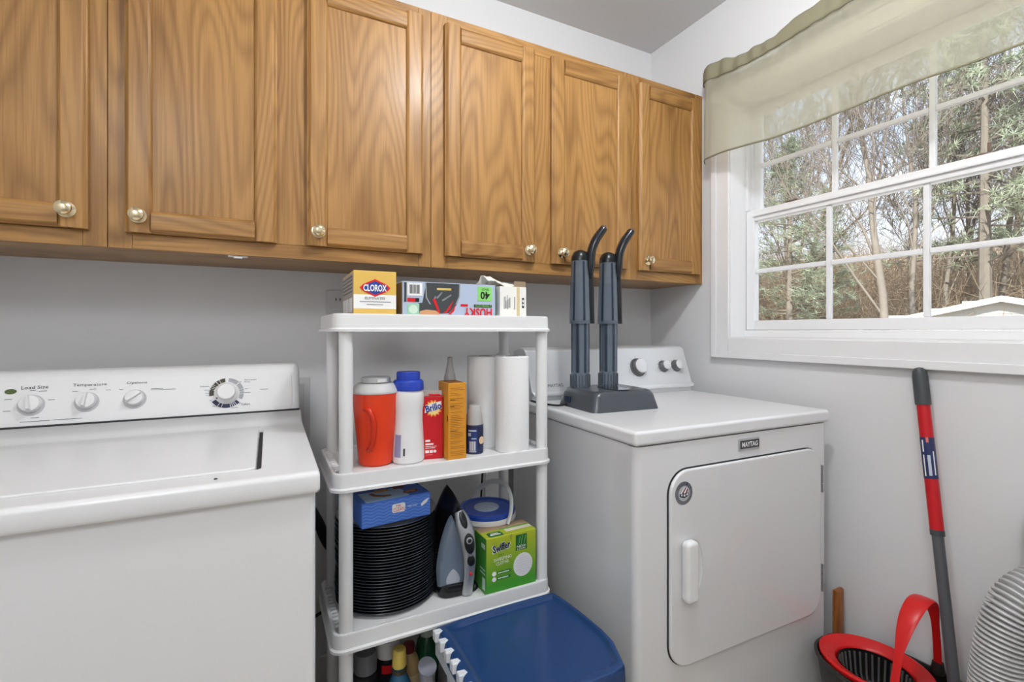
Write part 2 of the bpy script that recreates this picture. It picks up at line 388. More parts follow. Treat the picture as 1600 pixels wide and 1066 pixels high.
# ------------------------------------------------------------------ wall cabinets
CZ0, CZ1, CYF = 1.350, 2.116, 1.395
def cabinet(label, x0, x1, doors, joint_r=True):
    t = thing('wall_cabinet', label, 'cabinet', ((x0 + x1) / 2, YB, CZ0), 0, 'oak wall cabinets')
    ox, oy, oz = (x0 + x1) / 2, YB, CZ0
    def bx(mb, a, b_, c_, d_, e, f, bev=0.0): return mb.box(a - ox, b_ - oy, c_ - oz, d_ - ox, e - oy, f - oz, bev)
    b = MB(); bx(b, x0, CYF + 0.019, CZ0 + 0.012, x0 + 0.013, YB - 0.001, CZ1); bx(b, x1 - 0.013, CYF + 0.019, CZ0 + 0.012, x1, YB - 0.001, CZ1)
    bx(b, x0 + 0.013, YB - 0.013, CZ0 + 0.012, x1 - 0.013, YB - 0.001, CZ1); b.build('carcass', OAKV, t, smooth=False)
    b = MB(); bx(b, x0, CYF + 0.019, CZ0 + 0.001, x1, YB - 0.001, CZ0 + 0.012); b.build('bottom_panel', OAKU, t, smooth=False)
    b = MB(); bx(b, x0, CYF + 0.019, CZ1 - 0.012, x1, YB - 0.001, CZ1 + 0.0005); b.build('top_panel', OAKU, t, smooth=False)
    # face frame: stiles between the doors, rails above and below
    edges = [x0] + [v for dd in doors for v in dd[:2]] + [x1]
    for i in range(0, len(edges), 2):
        a = edges[i] - (0.012 if i else 0); c_ = edges[i + 1] + (0.012 if i + 1 < len(edges) - 1 else 0)
        b = MB(); bx(b, a + 0.0004, CYF, CZ0 + (0.036 if 0 < i < len(edges) - 2 else 0), c_ - 0.0004, CYF + 0.019, CZ1 - (0.036 if 0 < i < len(edges) - 2 else 0), 0.0008); b.build('face_stile', OAKV, t)
    s0 = edges[1] + 0.012; s1 = edges[-2] - 0.012
    for z0, z1 in ((CZ0, CZ0 + 0.0355), (CZ1 - 0.0355, CZ1)):
        b = MB(); bx(b, s0, CYF + 0.0002, z0, s1, CYF + 0.019, z1, 0.0008); b.build('face_rail', OAKH, t)
    for (a, c_, kx) in doors:
        z0, z1, yf = 1.386, 2.086, 1.375; st = 0.052; yb = CYF - 0.0005
        p = MB(); bx(p, a + st - 0.004, yf + 0.009, z0 + st - 0.004, c_ - st + 0.004, yb - 0.003, z1 - st + 0.004); dpan = p.build('door', OAKV, t, smooth=False)
        def st_prof(mb, pts):  # profiled bar: outer edge eased, swept straight
            return mb
        for (q0, q1) in ((a, a + st), (c_ - st, c_)):
            p = MB(); outer = q0 if q0 == a else q1; inner = q1 if q0 == a else q0; sg = 1 if q0 == a else -1
            prof = [(outer, yb), (outer, yf + 0.008), (outer + sg * 0.003, yf + 0.0075), (outer + sg * 0.007, yf + 0.001), (outer + sg * 0.010, yf), (inner - sg * 0.009, yf), (inner - sg * 0.006, yf + 0.003), (inner - sg * 0.003, yf + 0.004), (inner, yf + 0.0085), (inner, yb)]
            p.prism([(u - ox, v - oy) for u, v in prof], z0 - oz, z1 - oz, 'z'); p.build('door_stile', OAKV, dpan, ang=50)
        for (q0, q1) in ((z0, z0 + st), (z1 - st, z1)):
            p = MB(); outer = q0 if q0 == z0 else q1; inner = q1 if q0 == z0 else q0; sg = 1 if q0 == z0 else -1
            prof = [(yb, outer), (yf + 0.008, outer), (yf + 0.0075, outer + sg * 0.003), (yf + 0.001, outer + sg * 0.007), (yf + 0.0002, outer + sg * 0.010), (yf + 0.0002, inner - sg * 0.009), (yf + 0.003, inner - sg * 0.006), (yf + 0.004, inner - sg * 0.003), (yf + 0.0085, inner), (yb, inner)]
            p.prism([(u - oy, v - oz) for u, v in prof], a + st - 0.002 - ox, c_ - st + 0.002 - ox, 'x'); p.build('door_rail', OAKH, dpan, ang=60)
        kn = MB(); kn.lathe([(0, 0), (0.0165, 0.0), (0.017, 0.002), (0.010, 0.004), (0.0065, 0.007), (0.0065, 0.013), (0.012, 0.017), (0.0152, 0.021), (0.0145, 0.026), (0.009, 0.030), (0.004, 0.0305), (0, 0.0305)], 24,
                           M=Matrix.Translation((kx - ox, yf - oy, 1.423 - oz)) @ Matrix.Rotation(PI / 2, 4, 'X'))
        kn.build('knob', BRASS, dpan)['label'] = 'round pale brass knob'
    return t
cabinet('golden oak wall cabinet with one door at the far left edge, above the washer knobs', XL + 0.002, -0.3125, [(-0.745, -0.344, -0.378)])
cabinet('golden oak two-door wall cabinet above the washer and the yellow carton', -0.3120, 0.4475, [(-0.279, 0.033, -0.253), (0.105, 0.421, 0.132)])
cabinet('golden oak two-door wall cabinet above the white shelving unit and black twin tubes', 0.4480, 1.2195, [(0.488, 0.800, 0.774), (0.865, 1.193, 0.901)])
cabinet('golden oak narrow wall cabinet with one door in the corner by the window', 1.2200, XR - 0.002, [(1.248, 1.567, 1.283)])
clip = MB(); clip.prism(rrect(-0.022, -0.006, 0.022, 0.006, 0.003), 0, 0.004, 'z').prism(rrect(-0.010, -0.010, 0.010, 0.004, 0.003), -0.003, 0, 'z')
o = clip.build('adhesive_clip', PLAST); o.location = (-0.055, 1.409, 1.3465); tag(o, 'small white adhesive clip under the oak cabinet bottom above the washer', 'clip')

# ------------------------------------------------------------------ valance curtain
CU = bpy.data.materials.new('sage_cloth'); CU.use_nodes = True; t_ = CU.node_tree; t_.nodes.clear()
co = N(t_, 'ShaderNodeOutputMaterial'); c1 = N(t_, 'ShaderNodeMixShader', Fac=0.55); c2 = N(t_, 'ShaderNodeMixShader', Fac=0.36)
cd = N(t_, 'ShaderNodeBsdfDiffuse'); ct = N(t_, 'ShaderNodeBsdfTranslucent'); cx_ = N(t_, 'ShaderNodeBsdfTransparent')
ccol = (*lin((178, 177, 160)), 1); cd.inputs[0].default_value = ccol; ct.inputs[0].default_value = (*lin((236, 232, 212)), 1); cx_.inputs[0].default_value = (0.95, 0.94, 0.86, 1)
cw = N(t_, 'ShaderNodeTexNoise', Scale=420.0, Detail=2.0); cb_ = N(t_, 'ShaderNodeBump', Strength=0.15, Distance=0.001); t_.links.new(cw.outputs[0], cb_.inputs['Height']); t_.links.new(cb_.outputs[0], cd.inputs['Normal'])
t_.links.new(cd.outputs[0], c1.inputs[1]); t_.links.new(ct.outputs[0], c1.inputs[2]); t_.links.new(c1.outputs[0], c2.inputs[1]); t_.links.new(cx_.outputs[0], c2.inputs[2]); t_.links.new(c2.outputs[0], co.inputs[0])
CUH = mat('sage_header', (134, 130, 106), 0.85, bump=0.2, bscale=300)
val = thing('valance_curtain', 'pale sage green valance curtain gathered on a rod across the window top', 'curtain', (XR, 0.7, 2.1))
VY0, VY1 = -0.10, 1.350
def val_x(y, k):            # fold depth; k: 0 top .. 1 hem
    f = 0.0025 * math.sin(y * 23 + 0.7 + 2 * k) + 0.0012 * math.sin(y * 51 + 2.0 + 3 * k) + 0.011 * math.sin(y * 7 + 1 + 1.5 * k)
    sharp = 0.0022 * max(0, 1 - 3 * k) * math.sin(y * 110 + 3 * math.sin(y * 7)) 
    ends = max(0.0, 1 - (VY1 - y) / 0.05) ** 2 * 0.045
    return 1.520 + f * (0.35 + 0.65 * k) + sharp + ends + 0.018 * (1 - k) * 0
def grid_mesh(name, m, fn, nu, nv, parent, thick=0.0):
    vs = [fn(i / nu, j / nv) for j in range(nv + 1) for i in range(nu + 1)]
    fs = [(j * (nu + 1) + i, j * (nu + 1) + i + 1, (j + 1) * (nu + 1) + i + 1, (j + 1) * (nu + 1) + i) for j in range(nv) for i in range(nu)]
    me = bpy.data.meshes.new(name); me.from_pydata(vs, [], fs); me.update(); me.materials.append(m)
    for p in me.polygons: p.use_smooth = True
    o = bpy.data.objects.new(name, me); C.objects.link(o); o.parent = parent
    if thick:
        md = o.modifiers.new('s', 'SOLIDIFY'); md.thickness = thick
    return o
def vtop(y): return 2.105 + 0.010 * math.sin(y * 9 + 0.4) + 0.018 * max(0, (y - 1.0) / 0.35)
def vhem(y): return 1.811 + 0.006 * math.sin(y * 11) + 0.012 * max(0, (y - 0.9))
def f_body(u, v):
    y = VY0 + (VY1 - VY0) * u; z = (vtop(y) + 0.006) * (1 - v) + vhem(y) * v
    return (val_x(y, v) - XR, y - 0.7, z - 2.1)
grid_mesh('cloth', CU, f_body, 360, 14, val)
def f_head(u, v):
    y = VY0 + (VY1 - VY0) * u; z0 = vtop(y)
    z = z0 + v * (0.052 + 0.010 * math.sin(y * 14 + 2) + 0.004 * math.sin(y * 47))
    x = val_x(y, 0) - 0.004 - 0.002 * math.sin(v * PI) + 0.0018 * math.sin(y * 120 + 3 * math.sin(y * 7)) * (0.4 + v) + 0.006 * v * v
    return (x - XR, y - 0.7, z - 2.1)
grid_mesh('header', CUH, f_head, 500, 8, val, 0.004)
def f_hem(u, v):
    y = VY0 + (VY1 - VY0) * u; a = v * 2 * PI
    return (val_x(y, 1) - XR + 0.0022 * math.cos(a), y - 0.7, vhem(y) - 2.1 + 0.0035 * math.sin(a))
grid_mesh('hem', CUH, f_hem, 200, 8, val)
rod = MB(); rod.tube([(XR - 0.002, VY1 - 0.012, 2.12), (1.556, VY1 - 0.010, 2.12), (1.540, VY1 - 0.022, 2.12), (1.538, 0.6, 2.115), (1.540, VY0 + 0.022, 2.12), (1.556, VY0 + 0.010, 2.12), (XR - 0.002, VY0 + 0.012, 2.12)], 0.006, 10, M=Matrix.Translation((-XR, -0.7, -2.1)))
rod.build('curtain_rod', PLAST, val)

# ------------------------------------------------------------------ washer
WX, WYo = 0.088, 0.886
was = thing('washing_machine', 'white top-load washing machine with four dials, left of the shelving unit', 'washing machine', (WX, WYo, 0), math.radians(-0.6))
wl = -0.683
b = MB(); b.prism(rrect(wl + 0.006, 0.010, -0.006, 0.62, [0.0, 0.0, 0.012, 0.012]), 0.03, 0.884, 'z'); b.build('cabinet_body', ENAM, was)
b = MB()
for px_ in (wl + 0.05, -0.05):
    for py in (0.06, 0.57): b.lathe([(0, 0), (0.022, 0), (0.022, 0.02), (0.012, 0.03), (0, 0.03)], 14, M=Matrix.Translation((px_, py, 0)))
b.build('levelling_feet', BLACKM, was)
# lid deck: a rounded slab with the lid seated in it
b = MB(); b.prism([(0.0, 0.884), (-0.004, 0.890), (-0.004, 0.9115), (-0.0005, 0.9175), (0.006, 0.9208), (0.44, 0.923), (0.50, 0.926), (0.545, 0.945), (0.62, 0.945), (0.62, 0.884)], wl, 0.0, 'x', bev=0.006, seg=3)
deck = b.build('top_deck', ENAM, was, ang=50)
lx0, lx1, ly0, ly1 = -0.600, -0.090, 0.052, 0.43
cut = MB(); cut.prism(rrect(lx0, ly0, lx1, ly1, [0.01, 0.01, 0.045, 0.012]), 0.913, 0.96, 'z'); cuto = cut.build('cutter', ENAM, was); bpy.context.view_layer.update(); boolean(deck, cuto); quiet_remove(cuto)
b = MB(); b.prism(rrect(lx0 + 0.003, ly0 + 0.002, lx1 - 0.009, ly1 + 0.03, [0.004, 0.004, 0.035, 0.010]), 0.9135, 0.9245, 'z', bev=0.003); b.build('lid', ENAM, was, ang=50)
b = MB(); b.prism(rrect(lx1 - 0.008, ly0 + 0.03, lx1 - 0.001, ly1 - 0.002, 0.002), 0.9132, 0.9150, 'z'); b.build('lid_gap', DARK, was)
b = MB(); b.lathe([(0, 0.0), (0.003, 0.0), (0.002, 0.0012), (0, 0.0014)], 10, M=Matrix.Translation((-0.155, 0.022, 0.9212))); b.build('chip_mark', DARK, was)
# console
cprof = [(0.552, 0.928), (0.549, 0.936), (0.556, 0.950), (0.585, 1.045), (0.596, 1.062), (0.615, 1.068), (0.665, 1.066), (0.672, 1.058), (0.672, 0.935)]
b = MB(); b.box(wl + 0.004, 0.5455, 0.944, -0.004, 0.560, 0.9485); b.build('console_seam', DARK, was)
b = MB(); b.prism(cprof, wl + 0.002, -0.002, 'x', bev=0.016, seg=4); con = b.build('control_console', PLAST, was, ang=60)
# face of the console: lower left corner at x=wl+0.01, plane from (0.556,0.950) to (0.585,1.045)
vdir = Vector((0, 0.029, 0.095)).normalized()
cf = Face(con, Vector((0, 0.5545, 0.9492)), (1, 0, 0), vdir)         # x is local x
Mface = lambda x, y, h=0.0: Matrix.Translation(cf._pt(x, y, h)) @ Matrix((cf.u, cf.v, cf.n)).transposed().to_4x4()
FCH = 0.0993
b = MB(); b.prism(rrect(-0.66, -0.002, -0.022, FCH + 0.002, 0.016), -0.003, 0.0012, 'z', bev=0.001, M=Mface(0, 0)); b.build('control_panel', PLAST, was)
L0 = 3                         # print lies above the panel
def small_knob(x, y, r, turn):
    cf.disc('dial_ring', mat('ring_grey', (190, 190, 192), 0.5), x, y - 0.003, r * 1.22, L0)
    k = MB(); k.lathe([(0, 0), (r, 0), (r, 0.005), (r * 0.94, 0.012), (r * 0.88, 0.014), (0, 0.016)], 36, M=Mface(x, y, 0.002))
    k.build('dial', PLAST, was)
    g = MB(); g.loft([[(-r * 0.92, -r * .20, 0.011), (r * 0.92, -r * .12, 0.011), (r * 0.92, r * .12, 0.011), (-r * 0.92, r * .20, 0.011)],
                      [(-r * 0.75, -r * .13, 0.026), (r * 0.9, -r * .04, 0.022), (r * 0.9, r * .04, 0.022), (-r * 0.75, r * .13, 0.026)]], M=Mface(x, y, 0.002) @ Matrix.Rotation(turn, 4, 'Z'))
    g.build('dial_grip', PLAST, was)
KX = [(-0.555, 0.048, 0.0195, math.radians(98)), (-0.458, 0.049, 0.019, math.radians(82)), (-0.368, 0.050, 0.019, math.radians(35))]
for x, y, r, a in KX: small_knob(x, y, r, a)
cf.text('lettering', INK, [('Load Size', -0.575, 0.082, 0.046, 0.0075), ('Temperature', -0.486, 0.082, 0.062, 0.0085), ('Options', -0.386, 0.083, 0.040, 0.0075)], L0)
fp = []
for x, y, w_ in ((-0.60, 0.06, 0.012), (-0.60, 0.034, 0.012), (-0.527, 0.055, 0.012), (-0.56, 0.078, 0.010), (-0.545, 0.076, 0.014), (-0.553, 0.016, 0.014), (-0.486, 0.072, 0.010), (-0.425, 0.072, 0.009), (-0.455, 0.0755, 0.012),
                 (-0.40, 0.072, 0.008), (-0.337, 0.070, 0.024), (-0.337, 0.067, 0.05), (-0.57, 0.008, 0.05), (-0.515, 0.0085, 0.03), (-0.484, 0.0085, 0.02)): fp.append((x, y, x + w_, y + 0.0010))
cf.rects('fine_print', GREY, fp, L0)
DX, DY = -0.176, 0.051
def ring_seg(a0, a1, r0, r1, n=10):
    A = [(DX + r1 * math.cos(math.radians(a0 + (a1 - a0) * i / n)), DY + r1 * math.sin(math.radians(a0 + (a1 - a0) * i / n))) for i in range(n + 1)]
    B = [(DX + r0 * math.cos(math.radians(a1 + (a0 - a1) * i / n)), DY + r0 * math.sin(math.radians(a1 + (a0 - a1) * i / n))) for i in range(n + 1)]
    return A + B
def segs(lst): return [ring_seg(a, b_, 0.029, 0.039) for a, b_ in lst]
cf.polys('dial_band_olive', mat('band_olive', (74, 72, 56), 0.6), segs([(97, 116), (118, 128), (131, 142), (144, 149), (151, 156), (158, 163), (165, 190)]), L0)
cf.polys('dial_band_navy', mat('band_navy', (52, 52, 84), 0.6), segs([(213, 237), (240, 251), (254, 283), (286, 290), (293, 297), (300, 304), (307, 318)]), L0)
cf.polys('dial_band_grey', mat('band_grey', (172, 173, 176), 0.6), segs([(-28, -6), (-4, 4), (6, 14), (16, 42), (46, 84)]), L0)
k = MB(); k.lathe([(0, 0), (0.026, 0), (0.0265, 0.003), (0.024, 0.006), (0.0215, 0.007), (0.021, 0.022), (0.019, 0.025), (0, 0.026)], 40, M=Mface(DX, DY, 0.002)); k.build('cycle_dial', PLAST, was)
k = MB(); k.prism([(-0.0245, -0.012), (-0.0190, -0.0125), (-0.0215, -0.0165)], 0.0062, 0.0075, 'z', M=Mface(DX, DY, 0.002)); k.build('dial_pointer', INK, was)
cf.text('lettering', INK, [('Delicates', -0.235, 0.069, 0.020, 0.0035), ('Permanent', -0.136, 0.082, 0.028, 0.0035), ('Press', -0.136, 0.0765, 0.013, 0.0035), ('Colors', -0.143, 0.0165, 0.020, 0.005)], L0)
fp = []
for x, y, w_ in ((-0.226, 0.060, 0.020), (-0.217, 0.056, 0.008), (-0.224, 0.052, 0.012), (-0.222, 0.047, 0.011), (-0.205, 0.075, 0.010), (-0.203, 0.070, 0.008), (-0.214, 0.033, 0.005), (-0.207, 0.018, 0.014), (-0.191, 0.014, 0.008), (-0.166, 0.011, 0.016),
                 (-0.155, 0.022, 0.012), (-0.165, 0.083, 0.010), (-0.151, 0.078, 0.008), (-0.136, 0.059, 0.007), (-0.136, 0.049, 0.014), (-0.100, 0.056, 0.020), (-0.148, 0.034, 0.006)): fp.append((x, y, x + w_, y + 0.0009))
cf.rects('fine_print', GREY, fp, L0)
cf.disc('badge', mat('badge_green', (78, 92, 40), 0.4), -0.592, 0.078, 0.010, L0, ry=0.006)

# ------------------------------------------------------------------ dryer
dry = thing('clothes_dryer', 'white front-load clothes dryer with silver console, under the window corner', 'dryer', (0.785, 0.880, 0), math.radians(-1.4))
DW, DD = 0.735, 0.665
b = MB(); b.box(0.003, 0.034, 0.03, DW - 0.003, DD, 0.883); b.build('side_panels', ENAMF, dry, smooth=False)
b = MB()
for px_ in (0.06, DW - 0.06):
    for py in (0.07, 0.58): b.lathe([(0, 0), (0.022, 0), (0.022, 0.02), (0.012, 0.03), (0, 0.03)], 14, M=Matrix.Translation((px_, py, 0)))
b.build('levelling_feet', BLACKM, dry)
b = MB(); b.prism(rrect(0, 0, DW, 0.032, [0.0, 0.0, 0.020, 0.020], 6), 0.03, 0.8825, 'z'); fpn = b.build('front_panel', ENAMF, dry)
b = MB(); b.box(-0.006, -0.006, 0.885, DW + 0.006, DD, 0.921, bev=0.009, seg=4); b.build('top_lid', ENAM, dry)
dx0, dx1, dz0, dz1 = 0.098, 0.690, 0.327, 0.815
b = MB(); b.prism(rrect(dx0 - 0.0025, dz0 - 0.0025, dx1 + 0.0025, dz1 + 0.0025, 0.0625, 8), -0.0012, 0.003, 'y'); b.build('door_seam', DARK, dry)
b = MB(); b.prism(rrect(dx0, dz0, dx1, dz1, 0.060, 8), -0.011, 0.0, 'y', bev=0.005, seg=3); ddoor = b.build('door', ENAMF, dry, ang=50)
hz, hx = 0.569, 0.150
cut = MB(); cut.lathe([(0, -1), (0.30, -0.95), (0.6, -0.8), (0.8, -0.6), (0.95, -0.3), (1, 0), (0.95, 0.3), (0.8, 0.6), (0.6, 0.8), (0.3, 0.95), (0, 1)], 28, M=Matrix.Translation((hx + 0.022, -0.011, hz)) @ Matrix.Diagonal((0.034, 0.0085, 0.070, 1)))
cuto = cut.build('cutter', ENAMF, dry); bpy.context.view_layer.update(); boolean(ddoor, cuto); quiet_remove(cuto)
b = MB(); b.prism(rrect(hx - 0.021, hz - 0.075, hx + 0.019, hz + 0.075, 0.012, 5), -0.036, -0.0108, 'y', bev=0.009, seg=4); b.build('door_handle', PLAST, ddoor, ang=60)
for z_ in (0.72, 0.425):
    b = MB()
    for q in range(3): b.lathe([(0, -0.0125), (0.0045, -0.0125), (0.0045, 0.0125), (0, 0.0125)], 12, M=Matrix.Translation((dx1 + 0.005, -0.008, z_ + (q - 1) * 0.027)))
    b.build('hinge', mat('hinge_grey', (150, 150, 152), 0.4, metal=0.6), dry)
df = Face(dry, (0, 0, 0), (1, 0, 0), (0, 0, 1))
b = MB(); b.prism(rrect(0.346, 0.838, 0.428, 0.870, 0.003), -0.004, 0.0, 'y', bev=0.001); bad = b.build('badge', SILVER, dry)
bf = Face(bad, (0.346, -0.004, 0.838), (1, 0, 0), (0, 0, 1))
bf.rect('badge_field', mat('badge_dark', (60, 62, 68), 0.4), 0.004, 0.005, 0.078, 0.027, 0)
bf.text('lettering', PWHITE, [('MAYTAG', 0.010, 0.0090, 0.062, 0.014)], 1)
# round sticker on the door
b = MB(); b.lathe([(0, 0), (0.0285, 0), (0.0285, 0.0008), (0, 0.0008)], 40, M=Matrix.Translation((0.140, -0.011, 0.759)) @ Matrix.Rotation(PI / 2, 4, 'X'))
stk = b.build('round_sticker', mat('sticker_grey', (112, 114, 120), 0.5), dry)
sf = Face(stk, (0.140, -0.0118, 0.759), (1, 0, 0), (0, 0, 1))
sf.disc('sticker_field', mat('sticker_pale', (186, 188, 192), 0.5), 0, -0.001, 0.0185, 0)
NAVY = mat('print_navy', (26, 34, 66), 0.5)
sf.polys('sticker_stripes', PWHITE, [[(-0.013, 0.0), (-0.009, 0.0), (0.002, 0.013), (0.0, 0.015)], [(-0.003, 0.0), (0.003, 0.0), (0.009, 0.011), (0.007, 0.013)]], 2)
sf.polys('sticker_stripes', mat('print_maroon', (112, 28, 36), 0.5), [[(-0.009, 0.0), (-0.003, 0.0), (0.007, 0.013), (0.002, 0.013)], [(0.003, 0.0), (0.008, 0.0), (0.012, 0.008), (0.009, 0.011)]], 1)
sf.polys('sticker_band', NAVY, [[(-0.015, 0.0), (-0.015, -0.007), (0.0, -0.012), (0.014, -0.007), (0.014, 0.0)]], 2)
def star(cx, cy, r): return [(cx + (r if i % 2 == 0 else r * 0.42) * math.sin(i * PI / 5), cy + (r if i % 2 == 0 else r * 0.42) * math.cos(i * PI / 5)) for i in range(10)]
sf.polys('sticker_stars', PWHITE, [star(-0.009, -0.0035, 0.004), star(0, -0.005, 0.0045), star(0.009, -0.0035, 0.004)], 3)
aw = 'AMERICA'
sf.text('lettering', NAVY, [(c_, -0.0245 * math.sin(math.radians(60 - 20 * i)) - 0.0022, 0.0238 * math.cos(math.radians(60 - 20 * i)) - 0.003, 0.0042, 0.006, 60 - 20 * i) for i, c_ in enumerate(aw)], 2)
# console
cprof = [(0.530, 0.919), (0.530, 0.936), (0.516, 0.940), (0.516, 0.950), (0.528, 0.956), (0.575, 1.086), (0.590, 1.099), (0.625, 1.101), (0.668, 1.09), (0.672, 1.0), (0.672, 0.919)]
b = MB(); b.prism(cprof, 0.004, DW - 0.002, 'x', bev=0.004, seg=2); dcon = b.build('control_console', mat('console_silver', (226, 227, 229), 0.30, metal=0.30), dry, ang=60)
vd2 = Vector((0, 0.047, 0.130)).normalized()
c2f = Face(dcon, Vector((0, 0.528, 0.956)), (1, 0, 0), vd2)
Mf2 = lambda x, y, h=0.0: Matrix.Translation(c2f._pt(x, y, h)) @ Matrix((c2f.u, c2f.v, c2f.n)).transposed().to_4x4()
for x, r in ((0.475, 0.034), (0.602, 0.0225), (0.668, 0.0225)):
    k = MB(); k.lathe([(0, 0), (r * 1.05, 0), (r * 1.05, 0.003), (r * 0.86, 0.005), (r * 0.84, 0.020), (r * 0.78, 0.024)], 36, M=Mf2(x, 0.068)); kk = k.build('knob_skirt', mat('knob_grey', (120, 121, 124), 0.3, metal=0.8), dcon)
    k = MB(); k.lathe([(r * 0.80, 0.0235), (r * 0.78, 0.0265), (r * 0.6, 0.029), (0, 0.030)], 36, M=Mf2(x, 0.068)); k.build('knob_cap', mat('knob_pale', (226, 227, 229), 0.3, metal=0.15), kk)
    pts = []
    for i in range(9):
        a = math.radians(-45 + 270 * i / 8); pts.append((x + r * 1.22 * math.cos(a) - 0.001, 0.068 + r * 1.22 * math.sin(a) - 0.001, x + r * 1.22 * math.cos(a) + 0.001, 0.068 + r * 1.22 * math.sin(a) + 0.001))
    c2f.rects('dial_marks', INK, pts, 0)
c2f.text('lettering', INK, [('MAYTAG', 0.070, 0.011, 0.060, 0.011)], 0)

# ------------------------------------------------------------------ wall outlet, utility box, cords behind
ub = thing('utility_panel', 'flat grey rectangular hookup panel on the wall behind the washer', 'panel', (0.02, YB, 0.85))
MB().box(-0.116, -0.012, -0.16, 0.116, -0.001, 0.16, bev=0.003).build('panel_frame', mat('panel_paint', (200, 200, 200), 0.5), ub)
MB().box(-0.098, -0.016, -0.142, 0.098, -0.012, 0.142, bev=0.002).build('panel_door', mat('panel_paint2', (190, 190, 190), 0.5), ub)
ol = thing('wall_outlet', 'white electrical outlet on the back wall behind the yellow carton', 'outlet', (0.222, YB, 1.236))
MB().box(-0.036, -0.006, -0.058, 0.036, -0.0005, 0.058, bev=0.003).build('cover_plate', mat('outlet_grey', (205, 205, 206), 0.4), ol)
for z_ in (-0.027, 0.027):
    MB().prism(rrect(-0.017, z_ - 0.014, 0.017, z_ + 0.014, 0.009), -0.0085, -0.006, 'y').build('socket', mat('outlet_grey', (205, 205, 206), 0.4), ol)
    q = MB(); q.box(-0.008, -0.0092, z_ - 0.004, -0.005, -0.0085, z_ + 0.005).box(0.005, -0.0092, z_ - 0.004, 0.008, -0.0085, z_ + 0.005); q.build('slot', BLACKM, ol)
def smooth_path(P, n=8):
    P = [Vector(p) for p in P]; out = []
    for i in range(len(P) - 1):
        p0 = P[max(i - 1, 0)]; p1 = P[i]; p2 = P[i + 1]; p3 = P[min(i + 2, len(P) - 1)]
        for k in range(n):
            t = k / n
            out.append(0.5 * ((2 * p1) + (p2 - p0) * t + (2 * p0 - 5 * p1 + 4 * p2 - p3) * t * t + (3 * p1 - p0 - 3 * p2 + p3) * t ** 3))
    out.append(P[-1]); return out
def cord(name, label, cat, pts, r, m, n=8):
    b = MB(); b.tube(smooth_path(pts), r, n); return tag(b.build(name, m), label, cat)
cord('drain_hose', 'thick black ribbed hose between the washer and the shelving unit', 'hose', [(0.02, 1.62, 0.76), (0.09, 1.60, 0.69), (0.150, 1.600, 0.575), (0.195, 1.60, 0.48), (0.30, 1.62, 0.41), (0.45, 1.64, 0.33), (0.55, 1.65, 0.018)], 0.016, BLACKM, 12)
cord('power_cord', 'thin black power cord low behind the shelving unit near the washer', 'cord', [(0.06, 1.64, 0.30), (0.12, 1.625, 0.26), (0.20, 1.63, 0.275), (0.32, 1.64, 0.20), (0.45, 1.60, 0.01)], 0.005, BLACKM)
cord('white_cord', 'thin white cord looping behind the paper towels at the dryer', 'cord', [(0.765, 1.52, 1.085), (0.775, 1.46, 1.03), (0.772, 1.43, 0.965), (0.750, 1.42, 0.955), (0.735, 1.47, 1.03), (0.750, 1.54, 1.088), (0.752, 1.66, 0.9), (0.752, 1.66, 0.01)], 0.0032, PLAST)
cord('black_cord', 'thin black cord hanging between the shelving unit and the dryer', 'cord', [(0.765, 1.500, 0.96), (0.742, 1.49, 0.86), (0.715, 1.55, 0.78), (0.70, 1.58, 0.68), (0.69, 1.60, 0.3), (0.69, 1.62, 0.006)], 0.0035, BLACKM)

# ------------------------------------------------------------------ plastic shelving unit
SX0, SX1, SY0, SY1 = 0.138, 0.700, 1.121, 1.402
TZ = [1.199, 0.842, 0.485, 0.128]
shelf = thing('shelving_unit', 'white plastic four-tier shelving unit between washer and dryer', 'shelf unit', (0.419, 1.26, 0))
ox, oy = 0.419, 1.26
SLOT = mat('slot_dark', (96, 98, 104), 0.8)
PX, PY = (0.1675, 0.681), (1.141, 1.376)
for z in TZ:
    b = MB()
    rings = []
    for (g_, zz) in ((-0.016, z - 0.030), (-0.004, z - 0.034), (0.006, z - 0.040), (0.0055, z - 0.034), (0.0012, z - 0.0305), (0.0, z - 0.004), (-0.003, z)):
        pass
    outer = [(0.005, z - 0.041), (0.0055, z - 0.035), (0.0008, z - 0.032), (0.0, z - 0.005), (-0.0015, z - 0.001), (-0.005, z), (-0.009, z - 0.0015), (-0.012, z - 0.006)]
    rr = [[(x - ox, y - oy, zz) for x, y in rrect(SX0 - g_, SY0 - g_, SX1 + g_, SY1 + g_, max(0.026 + g_, 0.006), 6)] for g_, zz in outer]
    b.loft(rr, cap=True)
    tier = b.build('tier', SHELFP, shelf, ang=50)
    # side vent ridges and front slots
    v = MB()
    for i in range(13):
        y = SY0 + 0.045 + i * (SY1 - SY0 - 0.09) / 12
        for x in (SX0 + 0.008, SX1 - 0.022): v.box(x - ox, y - 0.004 - oy, z - 0.004, x + 0.014 - ox, y + 0.004 - oy, z + 0.0008, 0.001, 1)
    v.build('vent_ridges', SHELFP, tier)['kind'] = 'stuff'
    v = MB()
    for i in range(12):
        y = SY0 + 0.045 + (i + 0.5) * (SY1 - SY0 - 0.09) / 12
        for x in (SX0 + 0.012, SX1 - 0.018): v.box(x - ox, y - 0.003 - oy, z - 0.0065, x + 0.006 - ox, y + 0.003 - oy, z - 0.0048)
    for i in range(26):
        x = SX0 + 0.055 + i * (SX1 - SX0 - 0.11) / 25
        v.box(x - 0.006 - ox, SY0 + 0.0122 - oy, z - 0.0058, x + 0.006 - ox, SY0 + 0.0145 - oy, z - 0.0052)
    v.build('vent_slots', SLOT, tier)['kind'] = 'stuff'
